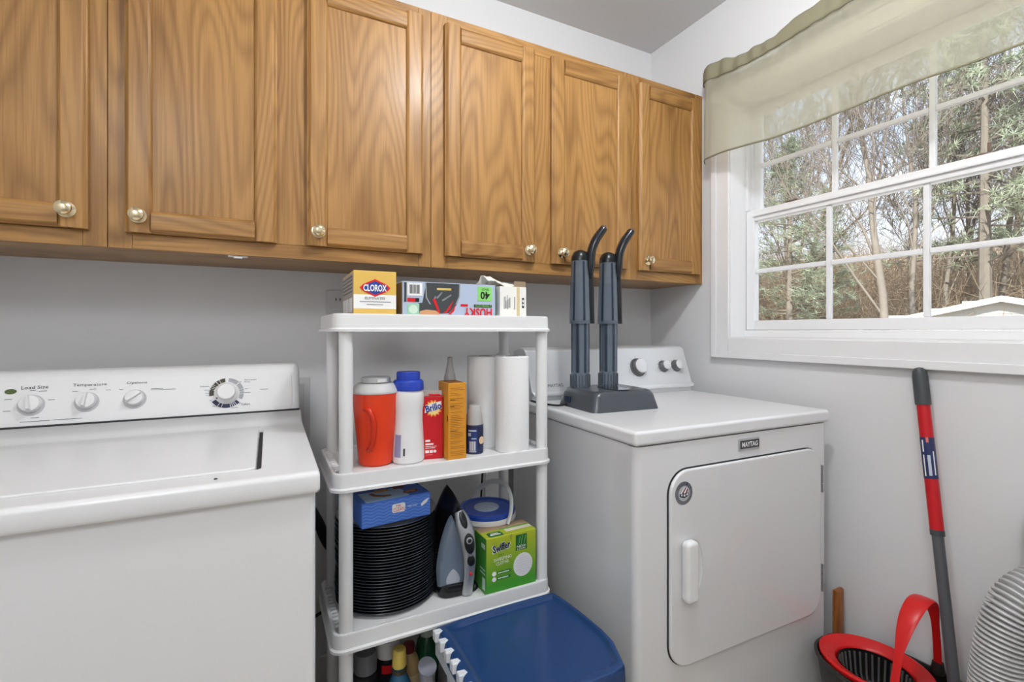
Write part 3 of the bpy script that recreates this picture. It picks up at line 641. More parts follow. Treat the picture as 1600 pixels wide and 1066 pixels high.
for z1, z0 in zip(TZ, TZ[1:] + [None]):
    for x in PX:
        for y in PY:
            lo_ = (z0 - 0.007) if z0 is not None else 0.0
            b = MB(); b.lathe([(0, lo_), (0.0155, lo_), (0.0155, z1 - 0.050), (0.0165, z1 - 0.046), (0.0165, z1 - 0.012), (0, z1 - 0.012)], 20, M=Matrix.Translation((x - ox, y - oy, 0))); b.build('post', SHELFP, shelf)
SHZ = [z - 0.006 for z in TZ]         # the standing surface of each tier

# ------------------------------------------------------------------ boxes
def carton(name, label, loc, rz, w_, d_, h_, m, bev=0.0012, parent_rot=None):
    t = thing(name, label, 'box', loc, rz)
    b = MB(); b.box(0, 0, 0, w_, d_, h_, bev, 1); b.build('carton', m, t)
    return t, Face(t, (0, 0, 0), (1, 0, 0), (0, 0, 1)), Face(t, (0, d_, 0), (0, -1, 0), (0, 0, 1)), Face(t, (0, 0, h_), (1, 0, 0), (0, 1, 0))
# --- top tier: yellow carton
YEL = mat('carton_yellow', (224, 184, 92), 0.55)
t, ff, fl, ft = carton('trash_bag_box', 'yellow carton with a red and blue diamond logo on the top tier', (0.187, 1.162, SHZ[0]), math.radians(-1.5), 0.099, 0.205, 0.108, YEL)
ff.rect('label_band', PWHITE, 0.0005, 0.019, 0.0985, 0.052, 0)
ff.polys('logo_diamond', PRED, [[(0.014, 0.068), (0.022, 0.076), (0.049, 0.089), (0.077, 0.076), (0.085, 0.068), (0.077, 0.060), (0.049, 0.047), (0.022, 0.060)]], 1)
ff.polys('logo_diamond', PBLUE, [[(0.020, 0.068), (0.026, 0.074), (0.049, 0.084), (0.073, 0.074), (0.079, 0.068), (0.073, 0.062), (0.049, 0.052), (0.026, 0.062)]], 2)
ff.text('lettering', PWHITE, [('CLOROX', 0.022, 0.0595, 0.054, 0.0165)], 3)
ff.text('lettering', INK, [('ELIMINATES', 0.026, 0.0405, 0.046, 0.006)], 1)
ff.rects('fine_print', GREY, [(0.014, 0.0345, 0.086, 0.036), (0.030, 0.028, 0.068, 0.0293)], 1)
fl.rect('side_print', mat('side_grey', (176, 170, 162), 0.6), 0.004, 0.004, 0.201, 0.104, 0)
fl.rects('fine_print', PWHITE, [(0.02 + 0.022 * i, 0.012, 0.034 + 0.022 * i, 0.045) for i in range(8)], 1)
fl.rects('fine_print', GREY, [(0.015, 0.058 + 0.009 * i, 0.19, 0.061 + 0.009 * i) for i in range(5)], 1)
# --- top tier: long bag box, lying upside down
HB = mat('carton_bluegrey', (176, 190, 212), 0.5)
t, ff, fl, ft = carton('trash_bag_box', 'long blue-grey carton lying upside down with big red letters, on the top tier', (0.304, 1.172, SHZ[0]), math.radians(0.4), 0.254, 0.092, 0.089, HB)
ff.polys('picture_field', mat('print_charcoal', (62, 66, 68), 0.5), [[(0.004, 0.038), (0.004, 0.086), (0.010, 0.086), (0.010, 0.038)], [(0.060, 0.0875), (0.150, 0.0875), (0.150, 0.055), (0.140, 0.032), (0.120, 0.012), (0.06, 0.008), (0.034, 0.012), (0.04, 0.036), (0.050, 0.037)]], 0)
ff.polys('bag_outline', mat('print_silver', (150, 154, 156), 0.5), [[(0.057, 0.087), (0.060, 0.087), (0.062, 0.05), (0.072, 0.034), (0.069, 0.033), (0.059, 0.05)], [(0.148, 0.087), (0.151, 0.087), (0.150, 0.055), (0.140, 0.034), (0.138, 0.036), (0.147, 0.056)]], 1)
ff.polys('bag_folds', mat('print_ash', (128, 134, 138), 0.5), [[(0.085, 0.05), (0.10, 0.065), (0.103, 0.064), (0.09, 0.048)], [(0.10, 0.045), (0.125, 0.06), (0.127, 0.057), (0.104, 0.042)], [(0.078, 0.045), (0.084, 0.056), (0.086, 0.053), (0.081, 0.043)]], 1)
ff.rect('gold_bar', mat('print_gold', (214, 190, 110), 0.5), 0.088, 0.070, 0.126, 0.0755, 1)
ff.rect('barcode_field', PWHITE, 0.012, 0.054, 0.050, 0.086, 1)
ff.rects('barcode', INK, [(0.0165 + 0.0028 * i, 0.059, 0.0165 + 0.0028 * i + (0.0018 if i % 3 else 0.0009), 0.081) for i in range(10)], 2)
ff.rect('red_tag', PRED, 0.012, 0.0385, 0.032, 0.048, 1); ff.rect('red_tag', mat('print_black', (26, 26, 28), 0.5), 0.032, 0.0385, 0.042, 0.048, 1)
ff.rect('green_field', mat('print_palegreen', (160, 206, 176), 0.5), 0.012, 0.006, 0.042, 0.034, 1)
ff.disc('green_field', mat('print_mint', (205, 228, 210), 0.5), 0.027, 0.020, 0.011, 2)
ff.polys('drawstring', PRED, [[(0.083, 0.048), (0.076, 0.046), (0.090, 0.014), (0.097, 0.012)], [(0.132, 0.046), (0.128, 0.040), (0.112, 0.018), (0.104, 0.012), (0.112, 0.012), (0.122, 0.022)], [(0.138, 0.036), (0.134, 0.028), (0.118, 0.008), (0.124, 0.009), (0.134, 0.018)]], 2)
ff.polys('hand_picture', mat('print_skin', (206, 152, 108), 0.5), [[(0.044, 0.016), (0.060, 0.020), (0.085, 0.018), (0.096, 0.010), (0.090, 0.003), (0.042, 0.003)]], 1)
LIME = mat('print_lime', (140, 216, 112), 0.5)
ff.rect('count_field', LIME, 0.200, 0.046, 0.241, 0.083, 1)
ff.text('lettering', mat('print_black', (26, 26, 28), 0.5), [('40', 0.2075, 0.050, 0.027, 0.021, 180), ('BAGS', 0.211, 0.073, 0.020, 0.006, 180)], 2)
ff.rects('strength_bar', mat('print_olive', (50, 62, 40), 0.5), [(0.189, 0.0285, 0.241, 0.036)], 1)
ff.text('lettering', LIME, [('STRENGTH', 0.192, 0.030, 0.046, 0.005, 180)], 2)
ff.text('lettering', PRED, [('HUSKY', 0.160, 0.0045, 0.081, 0.022, 180)], 2)
ff.rect('small_tag', PRED, 0.152, 0.030, 0.172, 0.036, 1)
ff.rect('edge_strip', mat('print_pine', (58, 92, 70), 0.5), 0.2515, 0.0, 0.2538, 0.089, 1)
fl.rect('end_print', mat('end_brown', (132, 112, 96), 0.55), 0.003, 0.003, 0.089, 0.086, 0)
# --- top tier: tissue box
t, ff, fl, ft = carton('tissue_box', 'small white carton with a crumpled tissue sticking out, right end of the top tier', (0.572, 1.178, SHZ[0]), math.radians(1.5), 0.083, 0.118, 0.088, mat('carton_white', (238, 236, 230), 0.6))
TAN = mat('carton_brown', (150, 128, 104), 0.7)
ft.polys('opening', TAN, [[(0.006, 0.01), (0.077, 0.01), (0.077, 0.108), (0.006, 0.108)]], 0)
ff.rect('gold_band', mat('print_sand', (214, 196, 148), 0.55), 0.052, 0.001, 0.061, 0.087, 0)
ff.rects('print_block', INK, [(0.0685, 0.030, 0.0755, 0.058), (0.0445, 0.025, 0.0465, 0.06)], 0)
ff.rects('print_block', PWHITE, [(0.070, 0.036, 0.074, 0.042), (0.070, 0.046, 0.074, 0.053)], 1)
random.seed(3)
ff.rects('fine_print', GREY, [(0.012 + 0.003 * i, 0.026 + 0.004 * random.random(), 0.0135 + 0.003 * i, 0.048 + 0.02 * random.random()) for i in range(7)], 0)
def f_tis(u, v):
    x = -0.032 + 0.105 * u; r = mnoise.noise(Vector((u * 4, v * 4, 1.3))) * 0.010 + mnoise.noise(Vector((u * 11, v * 9, 4.3))) * 0.004
    ridge = 0.028 * (1 - u) ** 1.2 + 0.004
    z = 0.086 + ridge * math.sin(PI * (0.15 + 0.85 * v)) + 0.004 * (1 - u) + r
    return (x, 0.015 + 0.07 * v + r, max(z, 0.0895 if x > -0.002 else 0.0))
grid_mesh('tissue', mat('tissue_paper', (240, 236, 222), 0.9), f_tis, 26, 18, t, 0.002)
fl2 = MB(); fl2.box(0.046, 0.004, 0.0886, 0.083, 0.006, 0.104, 0.0005, 1, M=Matrix.Rotation(0, 4, 'X')); fl2.build('torn_flap', TAN, t)

# ------------------------------------------------------------------ second tier
z2 = SHZ[1]
# orange pitcher
OR = mat('pitcher_orange', (228, 62, 24), 0.30, coat=0.1)
t = thing('pitcher', 'orange plastic pitcher with a pale grey lid on the second tier', 'pitcher', (0.247, 1.205, z2), math.radians(0))
rb = [(0.0, 0.0), (0.036, 0.0), (0.041, 0.005), (0.043, 0.03), (0.0485, 0.09), (0.054, 0.15), (0.0555, 0.178), (0.0525, 0.178), (0.042, 0.03), (0.0, 0.01)]
b = MB(); b.lathe(rb, 40); body = b.build('body', OR, t)
b = MB(); b.lathe([(0.0565, 0.174), (0.0575, 0.176), (0.0570, 0.181), (0.050, 0.191), (0.043, 0.197), (0.0, 0.198)], 40); b.build('lid', mat('lid_grey', (198, 198, 196), 0.4), t)
b = MB(); b.lathe([(0.034, 0.198), (0.0355, 0.200), (0.035, 0.209), (0.032, 0.2115), (0.0, 0.2115)], 36); cp = b.build('lid_cap', mat('cap_grey', (176, 178, 178), 0.4), t)
b = MB(); b.lathe([(0.0354, 0.2005), (0.0360, 0.2010), (0.0358, 0.2080), (0.0350, 0.2085)], 8, a0=math.radians(-95), a1=math.radians(-55)); b.build('cap_mark', mat('cap_pale', (222, 222, 220), 0.4), cp)
b = MB(); b.tube(smooth_path([(-0.034, -0.034, 0.140), (-0.026, -0.049, 0.136), (-0.018, -0.056, 0.115), (-0.017, -0.053, 0.075), (-0.021, -0.045, 0.048), (-0.025, -0.030, 0.040)]), 0.0055, 12, flat=(1.0, 1.2)); b.build('handle', mat('pitcher_handle', (206, 48, 20), 0.3), t)
# white bottle with a blue cap
t = thing('bleach_bottle', 'white plastic bottle with a bright blue screw cap beside the orange pitcher', 'bottle', (0.3225, 1.186, z2), math.radians(20))
prof = [(0, 0.0), (0.036, 0.0), (0.040, 0.004), (0.0405, 0.02), (0.0385, 0.06), (0.0365, 0.10), (0.0365, 0.125), (0.0395, 0.145), (0.040, 0.165), (0.037, 0.178), (0.030, 0.184), (0, 0.186)]
b = MB(); b.lathe(prof, 40, sy=0.9); bo = b.build('body', PLAST, t)
b = MB(); b.lathe([(0, 0.1775), (0.037, 0.1775), (0.038, 0.180), (0.037, 0.198), (0.034, 0.202), (0.029, 0.203), (0.029, 0.220), (0.0275, 0.2225), (0, 0.223)], 40); b.build('cap', mat('cap_blue', (36, 66, 178), 0.35), t)
b = MB(); b.lathe([(0.0412, 0.018), (0.0416, 0.020), (0.0392, 0.060), (0.0386, 0.072)], 6, a0=math.radians(-178), a1=math.radians(-150), sy=0.9); b.build('label', mat('label_lilac', (150, 152, 190), 0.5), t)
b = MB(); b.lathe([(0.0414, 0.022), (0.0417, 0.0225), (0.041, 0.040)], 4, a0=math.radians(-140), a1=math.radians(-134), sy=0.9); b.build('label_mark', INK, t)
# red soap-pad box
RED = mat('carton_red', (200, 22, 34), 0.5)
t, ff, fl, ft = carton('soap_pad_box', 'red carton with a torn open top and slanted blue lettering, second tier', (0.358, 1.180, z2), math.radians(-9), 0.051, 0.085, 0.158, RED)
def burst(cx, cy, r0, r1, n): return [(cx + (r1 if i % 2 else r0) * math.cos(2 * PI * i / (2 * n)), cy + 0.95 * (r1 if i % 2 else r0) * math.sin(2 * PI * i / (2 * n))) for i in range(2 * n)]
ff.polys('logo_burst', mat('print_orange', (240, 150, 60), 0.5), [burst(0.026, 0.128, 0.0235, 0.018, 14)], 0)
ff.polys('logo_burst', mat('print_cream', (250, 226, 150), 0.5), [burst(0.026, 0.128, 0.019, 0.015, 14)], 1)
ff.polys('logo_plate', PWHITE, [[(0.004, 0.117), (0.046, 0.127), (0.046, 0.146), (0.006, 0.136)]], 2)
ff.text('lettering', PBLUE, [('Brillo', 0.006, 0.122, 0.040, 0.018, 13)], 3)
ff.rects('fine_print', PWHITE, [(0.006, 0.044, 0.018, 0.049), (0.006, 0.036, 0.026, 0.040), (0.006, 0.0315, 0.034, 0.0330), (0.006, 0.0275, 0.030, 0.029), (0.006, 0.016, 0.015, 0.023), (0.017, 0.016, 0.025, 0.023)], 0)
ff.disc('print_dot', PWHITE, 0.030, 0.0195, 0.0036, 0)
ff.rects('print_line', mat('print_pink', (220, 120, 124), 0.5), [(0.006, 0.0105, 0.024, 0.012)], 0)
ft.polys('opening', mat('carton_grey', (180, 176, 172), 0.7), [[(0.004, 0.012), (0.047, 0.012), (0.047, 0.07), (0.004, 0.07)]], 0)
q = MB(); q.box(0.001, 0.010, 0.158, 0.050, 0.0115, 0.172, 0.0004, 1, M=Matrix.Translation((0, 0, 0)) @ Matrix.Rotation(0.0, 4, 'X')); q.build('torn_flap', mat('carton_grey', (180, 176, 172), 0.7), t)
q = MB(); q.loft([[(0.018, 0.003, 0.1595), (0.046, 0.003, 0.1595), (0.046, 0.012, 0.1595), (0.018, 0.012, 0.1595)], [(0.012, 0.016, 0.169), (0.040, 0.018, 0.167), (0.040, 0.020, 0.167), (0.012, 0.018, 0.169)]]); q.build('torn_flap', RED, t)
# amber box
AMB = mat('carton_amber', (214, 146, 42), 0.5)
t, ff, fl, ft = carton('cleaner_box', 'tall narrow amber carton covered in fine print between red box and spray can', (0.4105, 1.140, z2), math.radians(0), 0.048, 0.075, 0.193, AMB)
random.seed(5)
fpl = []
for i in range(40):
    y = 0.012 + i * 0.0043
    if random.random() < 0.12: continue
    fpl.append((0.005, y, 0.026 + 0.018 * random.random(), y + 0.0009))
ff.rects('fine_print', mat('print_sepia', (150, 92, 24), 0.6), fpl, 0)
ff.rects('heading_print', mat('print_umber', (96, 60, 20), 0.6), [(0.005, 0.150, 0.017, 0.1518), (0.005, 0.134, 0.016, 0.1358), (0.005, 0.072, 0.022, 0.0738)], 0)
fl.rect('side_mark', INK, 0.0695, 0.098, 0.0745, 0.112, 0)
ft.rect('opening', mat('box_brown', (132, 84, 34), 0.6), 0.004, 0.004, 0.044, 0.071, 0)
# spray-nozzle bottle behind the amber box
t = thing('nozzle_bottle', 'translucent tapered nozzle bottle standing behind the tall amber carton', 'bottle', (0.4590, 1.262, z2))
NZ = mat('translucent_grey', (196, 194, 192), 0.3, trans=0.35)
b = MB(); b.lathe([(0, 0), (0.022, 0), (0.024, 0.004), (0.024, 0.15), (0.019, 0.17), (0.0135, 0.178), (0.0135, 0.184), (0, 0.184)], 28); b.build('body', mat('bottle_amber', (150, 92, 40), 0.3), t)
b = MB(); b.lathe([(0, 0.184), (0.0165, 0.184), (0.0165, 0.196), (0.0125, 0.21), (0.0075, 0.235), (0.0065, 0.250), (0.004, 0.252), (0, 0.252)], 24); b.build('nozzle', NZ, t)
# aerosol
t = thing('spray_can', 'short navy aerosol refill can with a pale grey domed cap beside the paper towels', 'spray can', (0.5015, 1.190, z2), math.radians(-5))
b = MB(); b.lathe([(0, 0), (0.023, 0), (0.0245, 0.003), (0.0245, 0.070), (0.0225, 0.076), (0, 0.077)], 32); cn = b.build('can', mat('can_navy', (44, 50, 84), 0.3, metal=0.3), t)
b = MB(); b.lathe([(0, 0.072), (0.0215, 0.072), (0.0222, 0.075), (0.0205, 0.100), (0.017, 0.122), (0.0135, 0.126), (0, 0.1265)], 32); b.build('cap', mat('cap_silver', (186, 184, 182), 0.35), t)
b = MB(); b.lathe([(0.0247, 0.006), (0.0249, 0.007), (0.0249, 0.066), (0.0247, 0.067)], 10, a0=math.radians(-150), a1=math.radians(-88)); b.build('label_panel', mat('label_blue', (38, 62, 120), 0.4), cn)
b = MB()
for i in range(7): b.lathe([(0.0250, 0.010), (0.0252, 0.0105), (0.0252, 0.034), (0.0250, 0.0345)], 1, a0=math.radians(-138 + 6 * i), a1=math.radians(-138 + 6 * i + (3.6 if i % 2 else 2.2)))
b.build('barcode', PWHITE, cn)
b = MB()
for (za, zb, a0, a1) in ((0.060, 0.064, -145, -95), (0.048, 0.056, -148, -128), (0.040, 0.043, -125, -95), (0.006, 0.009, -140, -96)): b.lathe([(0.0250, za), (0.0252, za + 0.0004), (0.0252, zb), (0.0250, zb)], 5, a0=math.radians(a0), a1=math.radians(a1))
b.build('label_print', mat('label_pale', (190, 196, 210), 0.5), cn)
b = MB(); b.lathe([(0.0, 0.0), (0.010, 0.0), (0.010, 0.0006), (0.0, 0.0006)], 16, M=Matrix.Rotation(math.radians(-58), 4, 'Z') @ Matrix.Translation((0.0246, 0, 0.036)) @ Matrix.Rotation(PI / 2, 4, 'Y')); b.build('flower_mark', mat('flower_cream', (226, 196, 160), 0.5), cn)
# paper towels
PT = mat('paper_towel', (240, 240, 240), 0.9, bump=0.35, bscale=160)
CORE = mat('core_card', (150, 130, 108), 0.8)
for i, (x, y, r, h, lab) in enumerate(((0.6045, 1.170, 0.046, 0.255, 'white paper towel roll standing in front, at the right end of second tier'), (0.566, 1.262, 0.052, 0.252, 'white paper towel roll standing behind the front roll'))):
    t = thing('paper_towel_roll', lab, 'paper towel', (x, y, z2), 0.4, 'paper towel rolls')
    b = MB(); b.lathe([(0.019, 0.0), (r - 0.002, 0.0), (r, 0.002), (r, h - 0.002), (r - 0.002, h), (0.019, h), (0.019, 0.0)], 48)
    rl = b.build('roll', PT, t, ang=50)
    b = MB(); b.lathe([(0.0175, 0.001), (0.0188, 0.001), (0.0188, h + 0.0004), (0.0175, h + 0.0004), (0.0175, 0.001)], 24); b.build('core', CORE, t)
    b = MB(); b.lathe([(r + 0.0004, 0.001), (r + 0.0016, 0.001), (r + 0.0016, h - 0.001), (r + 0.0004, h - 0.001)], 8, a0=math.radians(-35), a1=math.radians(0)); b.build('loose_sheet', PT, t)

# ------------------------------------------------------------------ third tier
z3 = SHZ[2]
# stack of plates: rounded-square-edged black dinner plates
PLM = mat('plate_black', (38, 42, 50), 0.26, coat=0.4)
NP, PR = 30, 0.1265
pitch = 0.00705
ordn = 'top second third fourth fifth sixth seventh eighth ninth tenth eleventh twelfth thirteenth fourteenth fifteenth sixteenth seventeenth eighteenth nineteenth twentieth twenty-first twenty-second twenty-third twenty-fourth twenty-fifth twenty-sixth twenty-seventh twenty-eighth twenty-ninth'.split()
b = MB(); b.lathe([(0, 0.0005), (0.078, 0.0005), (0.084, 0.0), (0.088, 0.002), (0.108, 0.0075), (PR - 0.002, 0.0108), (PR, 0.0122), (PR - 0.001, 0.0134), (PR - 0.004, 0.0132), (0.107, 0.0100), (0.086, 0.0048), (0.078, 0.0035), (0, 0.0035)], 72)
plate0 = b.build('dinner_plate', PLM)
random.seed(11)
for i in range(NP):
    o = plate0 if i == 0 else plate0.copy()
    if i: C.objects.link(o)
    o.location = (0.2885 + random.uniform(-.0016, .0016), 1.272 + random.uniform(-.0016, .0016), z3 + i * pitch)
    o.rotation_euler = (0, 0, random.uniform(0, 6.28))
    k_ = NP - 1 - i
    lab = 'black dinner plate at the very bottom of the tall stack' if i == 0 else ('topmost black dinner plate of the tall stack, under the blue box' if k_ == 0 else 'black dinner plate, %s from the top of the tall stack' % ordn[k_])
    tag(o, lab, 'plate', 'stacked black dinner plates')
zt = z3 + (NP - 1) * pitch + 0.0136
# blue eraser box on the stack
BLU = mat('carton_blue', (74, 120, 212), 0.45)
t, ff, fl, ft = carton('sponge_box', 'blue carton with wavy print lying on top of the black plates', (0.205, 1.158, zt), math.radians(6), 0.172, 0.100, 0.058, BLU)
wv = mat('carton_wave', (96, 142, 224), 0.45)
def wavy(y, w_, x0=0.0015, x1=0.1705, amp=0.0022):
    n = 40; A = [(x0 + (x1 - x0) * i / n, y + amp * math.sin(i * 0.9)) for i in range(n + 1)]
    return [[A[i], A[i + 1], (A[i + 1][0], A[i + 1][1] + w_), (A[i][0], A[i][1] + w_)] for i in range(n)]
pl = []
for k_ in range(7): pl += wavy(0.004 + k_ * 0.0075, 0.0032)
ff.polys('wave_print', wv, pl, 0)
ff.text('lettering', PRED, [('MR.', 0.083, 0.036, 0.013, 0.006), ('CLEAN', 0.075, 0.026, 0.028, 0.009)], 2)
ff.polys('logo_back', PWHITE, [rrect(0.0725, 0.0235, 0.1055, 0.0445, 0.005)], 1)
ff.text('lettering', PWHITE, [('magic eraser', 0.111, 0.030, 0.026, 0.0055)], 1)
ff.polys('sponge_picture', PWHITE, [[(0.148, 0.026), (0.162, 0.034), (0.168, 0.044), (0.156, 0.040), (0.146, 0.032)]], 1)
ft.polys('window_print', mat('print_sky', (186, 212, 236), 0.5), [[(0.012, 0.003), (0.118, 0.003), (0.118, 0.058), (0.10, 0.075), (0.012, 0.075)]], 0)
for pg in ([(0.034, 0.062), (0.040, 0.040), (0.060, 0.024), (0.080, 0.022), (0.080, 0.032), (0.062, 0.036), (0.048, 0.048), (0.044, 0.064)], rrect(0.112, 0.020, 0.150, 0.040, 0.009), rrect(0.10, 0.066, 0.13, 0.082, 0.006)): ft.polys('picture', mat('print_sienna', (150, 80, 40), 0.5), [pg], 1)
for pg in (rrect(0.118, 0.025, 0.144, 0.035, 0.004), rrect(0.050, 0.060, 0.085, 0.078, 0.006)): ft.polys('picture', mat('print_tan', (212, 150, 100), 0.5), [pg], 2)

# clothes iron standing on its heel
t = thing('clothes_iron', 'black and silver steam iron standing on its heel beside the plates', 'iron', (0.4485, 1.190, z3), math.radians(-4))
def tear(w_, h_, z0, x0, n=26, p=0.62, base=0.35):
    """symmetric pointed-arch outline standing on z0: half width falls from the heel to the tip"""
    R = []
    for i in range(n + 1):
        s_ = i / n
        R.append((x0 + w_ * (1 - s_ ** 2.1) ** 0.80 * (0.88 + 0.12 * min(1, s_ / 0.25)), z0 + h_ * s_))
    Lf = [(2 * x0 - x, z) for x, z in reversed(R[:-1])]
    return R + Lf
def iron_ring(y, w_, h_, z0, x0): return [(x, y, z) for x, z in tear(w_, h_, z0, x0)]
b = MB(); b.loft([iron_ring(0.052, 0.060, 0.262, 0.004, -0.010), iron_ring(0.046, 0.061, 0.265, 0.002, -0.010), iron_ring(0.044, 0.061, 0.265, 0.002, -0.010)]); b.build('soleplate', mat('sole_steel', (90, 92, 98), 0.3, metal=0.9), t, ang=40)
b = MB(); b.loft([iron_ring(0.044, 0.060, 0.264, 0.003, -0.010), iron_ring(0.030, 0.058, 0.262, 0.002, -0.008), iron_ring(0.012, 0.053, 0.257, 0.0, -0.004), iron_ring(-0.006, 0.044, 0.245, 0.0, 0.0), iron_ring(-0.016, 0.032, 0.225, 0.004, 0.002)]); b.build('body', mat('iron_black', (16, 16, 19), 0.18, coat=0.3), t, ang=40)
# heel block
b = MB(); b.prism(rrect(-0.050, -0.030, 0.050, 0.040, [0.012, 0.012, 0.028, 0.028]), 0.0, 0.034, 'z', bev=0.005); b.build('heel', mat('iron_black', (16, 16, 19), 0.18), t)
b = MB(); b.loft([iron_ring(-0.006, 0.041, 0.180, 0.026, -0.014), iron_ring(-0.018, 0.037, 0.174, 0.029, -0.014), iron_ring(-0.025, 0.029, 0.158, 0.034, -0.013)]); b.build('water_tank', mat('tank_blue', (128, 142, 160), 0.12, trans=0.25, coat=0.4), t, ang=40)
b = MB(); b.loft([[(x, y, z) for x, y, z in iron_ring(-0.0252, 0.019, 0.036, 0.036, -0.014)], iron_ring(-0.0258, 0.017, 0.033, 0.037, -0.014)]); b.build('tank_fill', mat('tank_pale', (178, 184, 192), 0.3), t)
IS = mat('iron_silver', (176, 180, 184), 0.25, metal=0.6)
hp = smooth_path([(0.022, -0.030, 0.004), (0.024, -0.040, 0.05), (0.024, -0.046, 0.10), (0.019, -0.044, 0.15), (0.010, -0.034, 0.19), (0.004, -0.020, 0.215)], 6)
b = MB(); b.tube(hp, [0.014 + 0.0055 * min(1, max(0, (i - 8) / 10)) - 0.007 * max(0, (i - 24) / 6) for i in range(len(hp))], 16, flat=(1.0, 0.6, (0, -1, 0))); b.build('handle', IS, t)
def on_handle(name, m, i0, wx, wz, off=0.0):
    p = Vector(hp[i0]); tg = (hp[min(i0 + 1, len(hp) - 1)] - hp[i0 - 1]).normalized(); sd = Vector((1, 0, 0)); sd = (sd - tg * sd.dot(tg)).normalized(); nn = sd.cross(tg)
    M = Matrix.Translation(p + nn * (0.0095 + off)) @ Matrix((sd, tg, nn)).transposed().to_4x4()
    q = MB(); q.lathe([(0, 0.004), (0.6, 0.0035), (0.9, 0.002), (1.0, 0), (0.95, -0.003), (0, -0.003)], 24, M=M @ Matrix.Diagonal((wx, wz, 1, 1))); return q.build(name, m, t)
on_handle('trigger', BLACK, 25, 0.0095, 0.022, 0.000)
on_handle('control_panel', BLACK, 17, 0.0135, 0.026, 0.001)
on_handle('display', mat('iron_display', (150, 154, 158), 0.3), 18, 0.0085, 0.009, 0.0032)
on_handle('display_window', BLACK, 18, 0.006, 0.006, 0.0045)
on_handle('dial', BLACK, 12, 0.0105, 0.014, 0.0015)
on_handle('indicator', PRED, 8, 0.0036, 0.0036, 0.0015)
b = MB(); b.tube(smooth_path([(0.038, 0.02, 0.02), (0.056, 0.01, 0.008), (0.058, -0.006, 0.0045), (0.04, -0.02, 0.0042), (0.035, 0.01, 0.0042), (0.055, 0.045, 0.0042)]), 0.003, 8); b.build('power_cord', BLACKM, t)

# tub with blue lid and white bail
t = thing('detergent_tub', 'round white tub with a blue lid and white bail handle behind the green box', 'tub', (0.5755, 1.275, z3))
b = MB(); b.lathe([(0, 0), (0.070, 0), (0.073, 0.004), (0.0775, 0.158), (0.074, 0.158), (0.0, 0.02)], 40); b.build('body', mat('tub_white', (214, 222, 228), 0.35, trans=0.1), t)
b = MB(); b.lathe([(0.0777, 0.03), (0.0782, 0.031), (0.0797, 0.12), (0.0785, 0.121)], 40); b.build('body_label', mat('tub_navy', (34, 60, 132), 0.4), t)
b = MB(); b.lathe([(0.0805, 0.146), (0.084, 0.147), (0.084, 0.158), (0.0825, 0.160), (0.079, 0.160)], 48); b.build('rim', PLAST, t)
b = MB(); b.lathe([(0.0820, 0.1605), (0.0825, 0.170), (0.079, 0.174), (0.070, 0.1735), (0.068, 0.171), (0, 0.171)], 48); ld = b.build('lid', mat('lid_blue', (38, 74, 172), 0.35), t)
b = MB(); b.lathe([(0.036, 0.171), (0.036, 0.173), (0.033, 0.1738), (0, 0.1738)], 36); b.build('lid_label', mat('lid_label', (176, 190, 206), 0.45), ld)
bail = []
for i in range(25):
    a = PI * i / 24; bail.append((0.024 * math.cos(a) + 0.078 * math.sin(a) * 0.55, -0.088 * math.cos(a), 0.150 + 0.088 * math.sin(a)))
b = MB(); b.tube(bail, 0.0052, 12, flat=(1.5, 0.9)); b.build('handle', mat('bail_white', (214, 216, 216), 0.4), t)

# green duster box
t = thing('cloth_refill_box', 'green carton of floor cloths with a white round picture, third tier', 'box', (0.510, 1.130, z3), math.radians(1.5))
GN = bpy.data.materials.new('carton_green'); GN.use_nodes = True; q = GN.node_tree; pb = q.nodes['Principled BSDF']; tcn = N(q, 'ShaderNodeTexCoord'); sp = N(q, 'ShaderNodeSeparateXYZ'); rp = N(q, 'ShaderNodeValToRGB')
rp.color_ramp.elements[0].position = 0.02; rp.color_ramp.elements[0].color = (*lin((62, 150, 38)), 1); rp.color_ramp.elements[1].position = 0.15; rp.color_ramp.elements[1].color = (*lin((176, 186, 40)), 1)
q.links.new(tcn.outputs['Object'], sp.inputs[0]); q.links.new(sp.outputs[2], rp.inputs[0]); q.links.new(rp.outputs[0], pb.inputs['Base Color']); pb.inputs['Roughness'].default_value = 0.45
GSIDE = mat('carton_green_side', (74, 150, 62), 0.45); LGN = mat('print_leaf', (40, 110, 44), 0.5)
gw, gd, gh = 0.149, 0.073, 0.146
b = MB(); b.box(0, 0, 0, gw, gd, gh, 0.0012, 1); b.build('carton', GN, t)
gf_, gl_, gt_ = Face(t, (0, 0, 0), (1, 0, 0), (0, 0, 1)), Face(t, (0, gd, 0), (0, -1, 0), (0, 0, 1)), Face(t, (0, 0, gh), (1, 0, 0), (0, 1, 0))
gl_.rect('side_print', GSIDE, 0.001, 0.001, gd - 0.001, gh - 0.001, 0)
gl_.rects('fine_print', mat('print_mint', (205, 228, 210), 0.5), [(0.05, 0.01, 0.066, 0.04), (0.036, 0.05, 0.066, 0.053), (0.036, 0.06, 0.066, 0.063), (0.045, 0.116, 0.066, 0.128)], 1)
gf_.text('lettering_shadow', PWHITE, [('Swiffer', 0.0155, 0.1065, 0.056, 0.023, 8)], 0)
gf_.text('lettering', mat('print_ink_blue', (24, 30, 74), 0.5), [('Swiffer', 0.0175, 0.1085, 0.052, 0.020, 8)], 1)
gf_.text('lettering', PWHITE, [('SWEEPING', 0.021, 0.084, 0.052, 0.008, 3), ('CLOTHS', 0.028, 0.073, 0.036, 0.008, 3)], 1)
gf_.text('lettering', LGN, [('DRY', 0.034, 0.0945, 0.018, 0.006, 3)], 1)
gf_.rects('print_bar', LGN, [(0.031, 0.0485, 0.070, 0.0555), (0.031, 0.034, 0.070, 0.041)], 0)
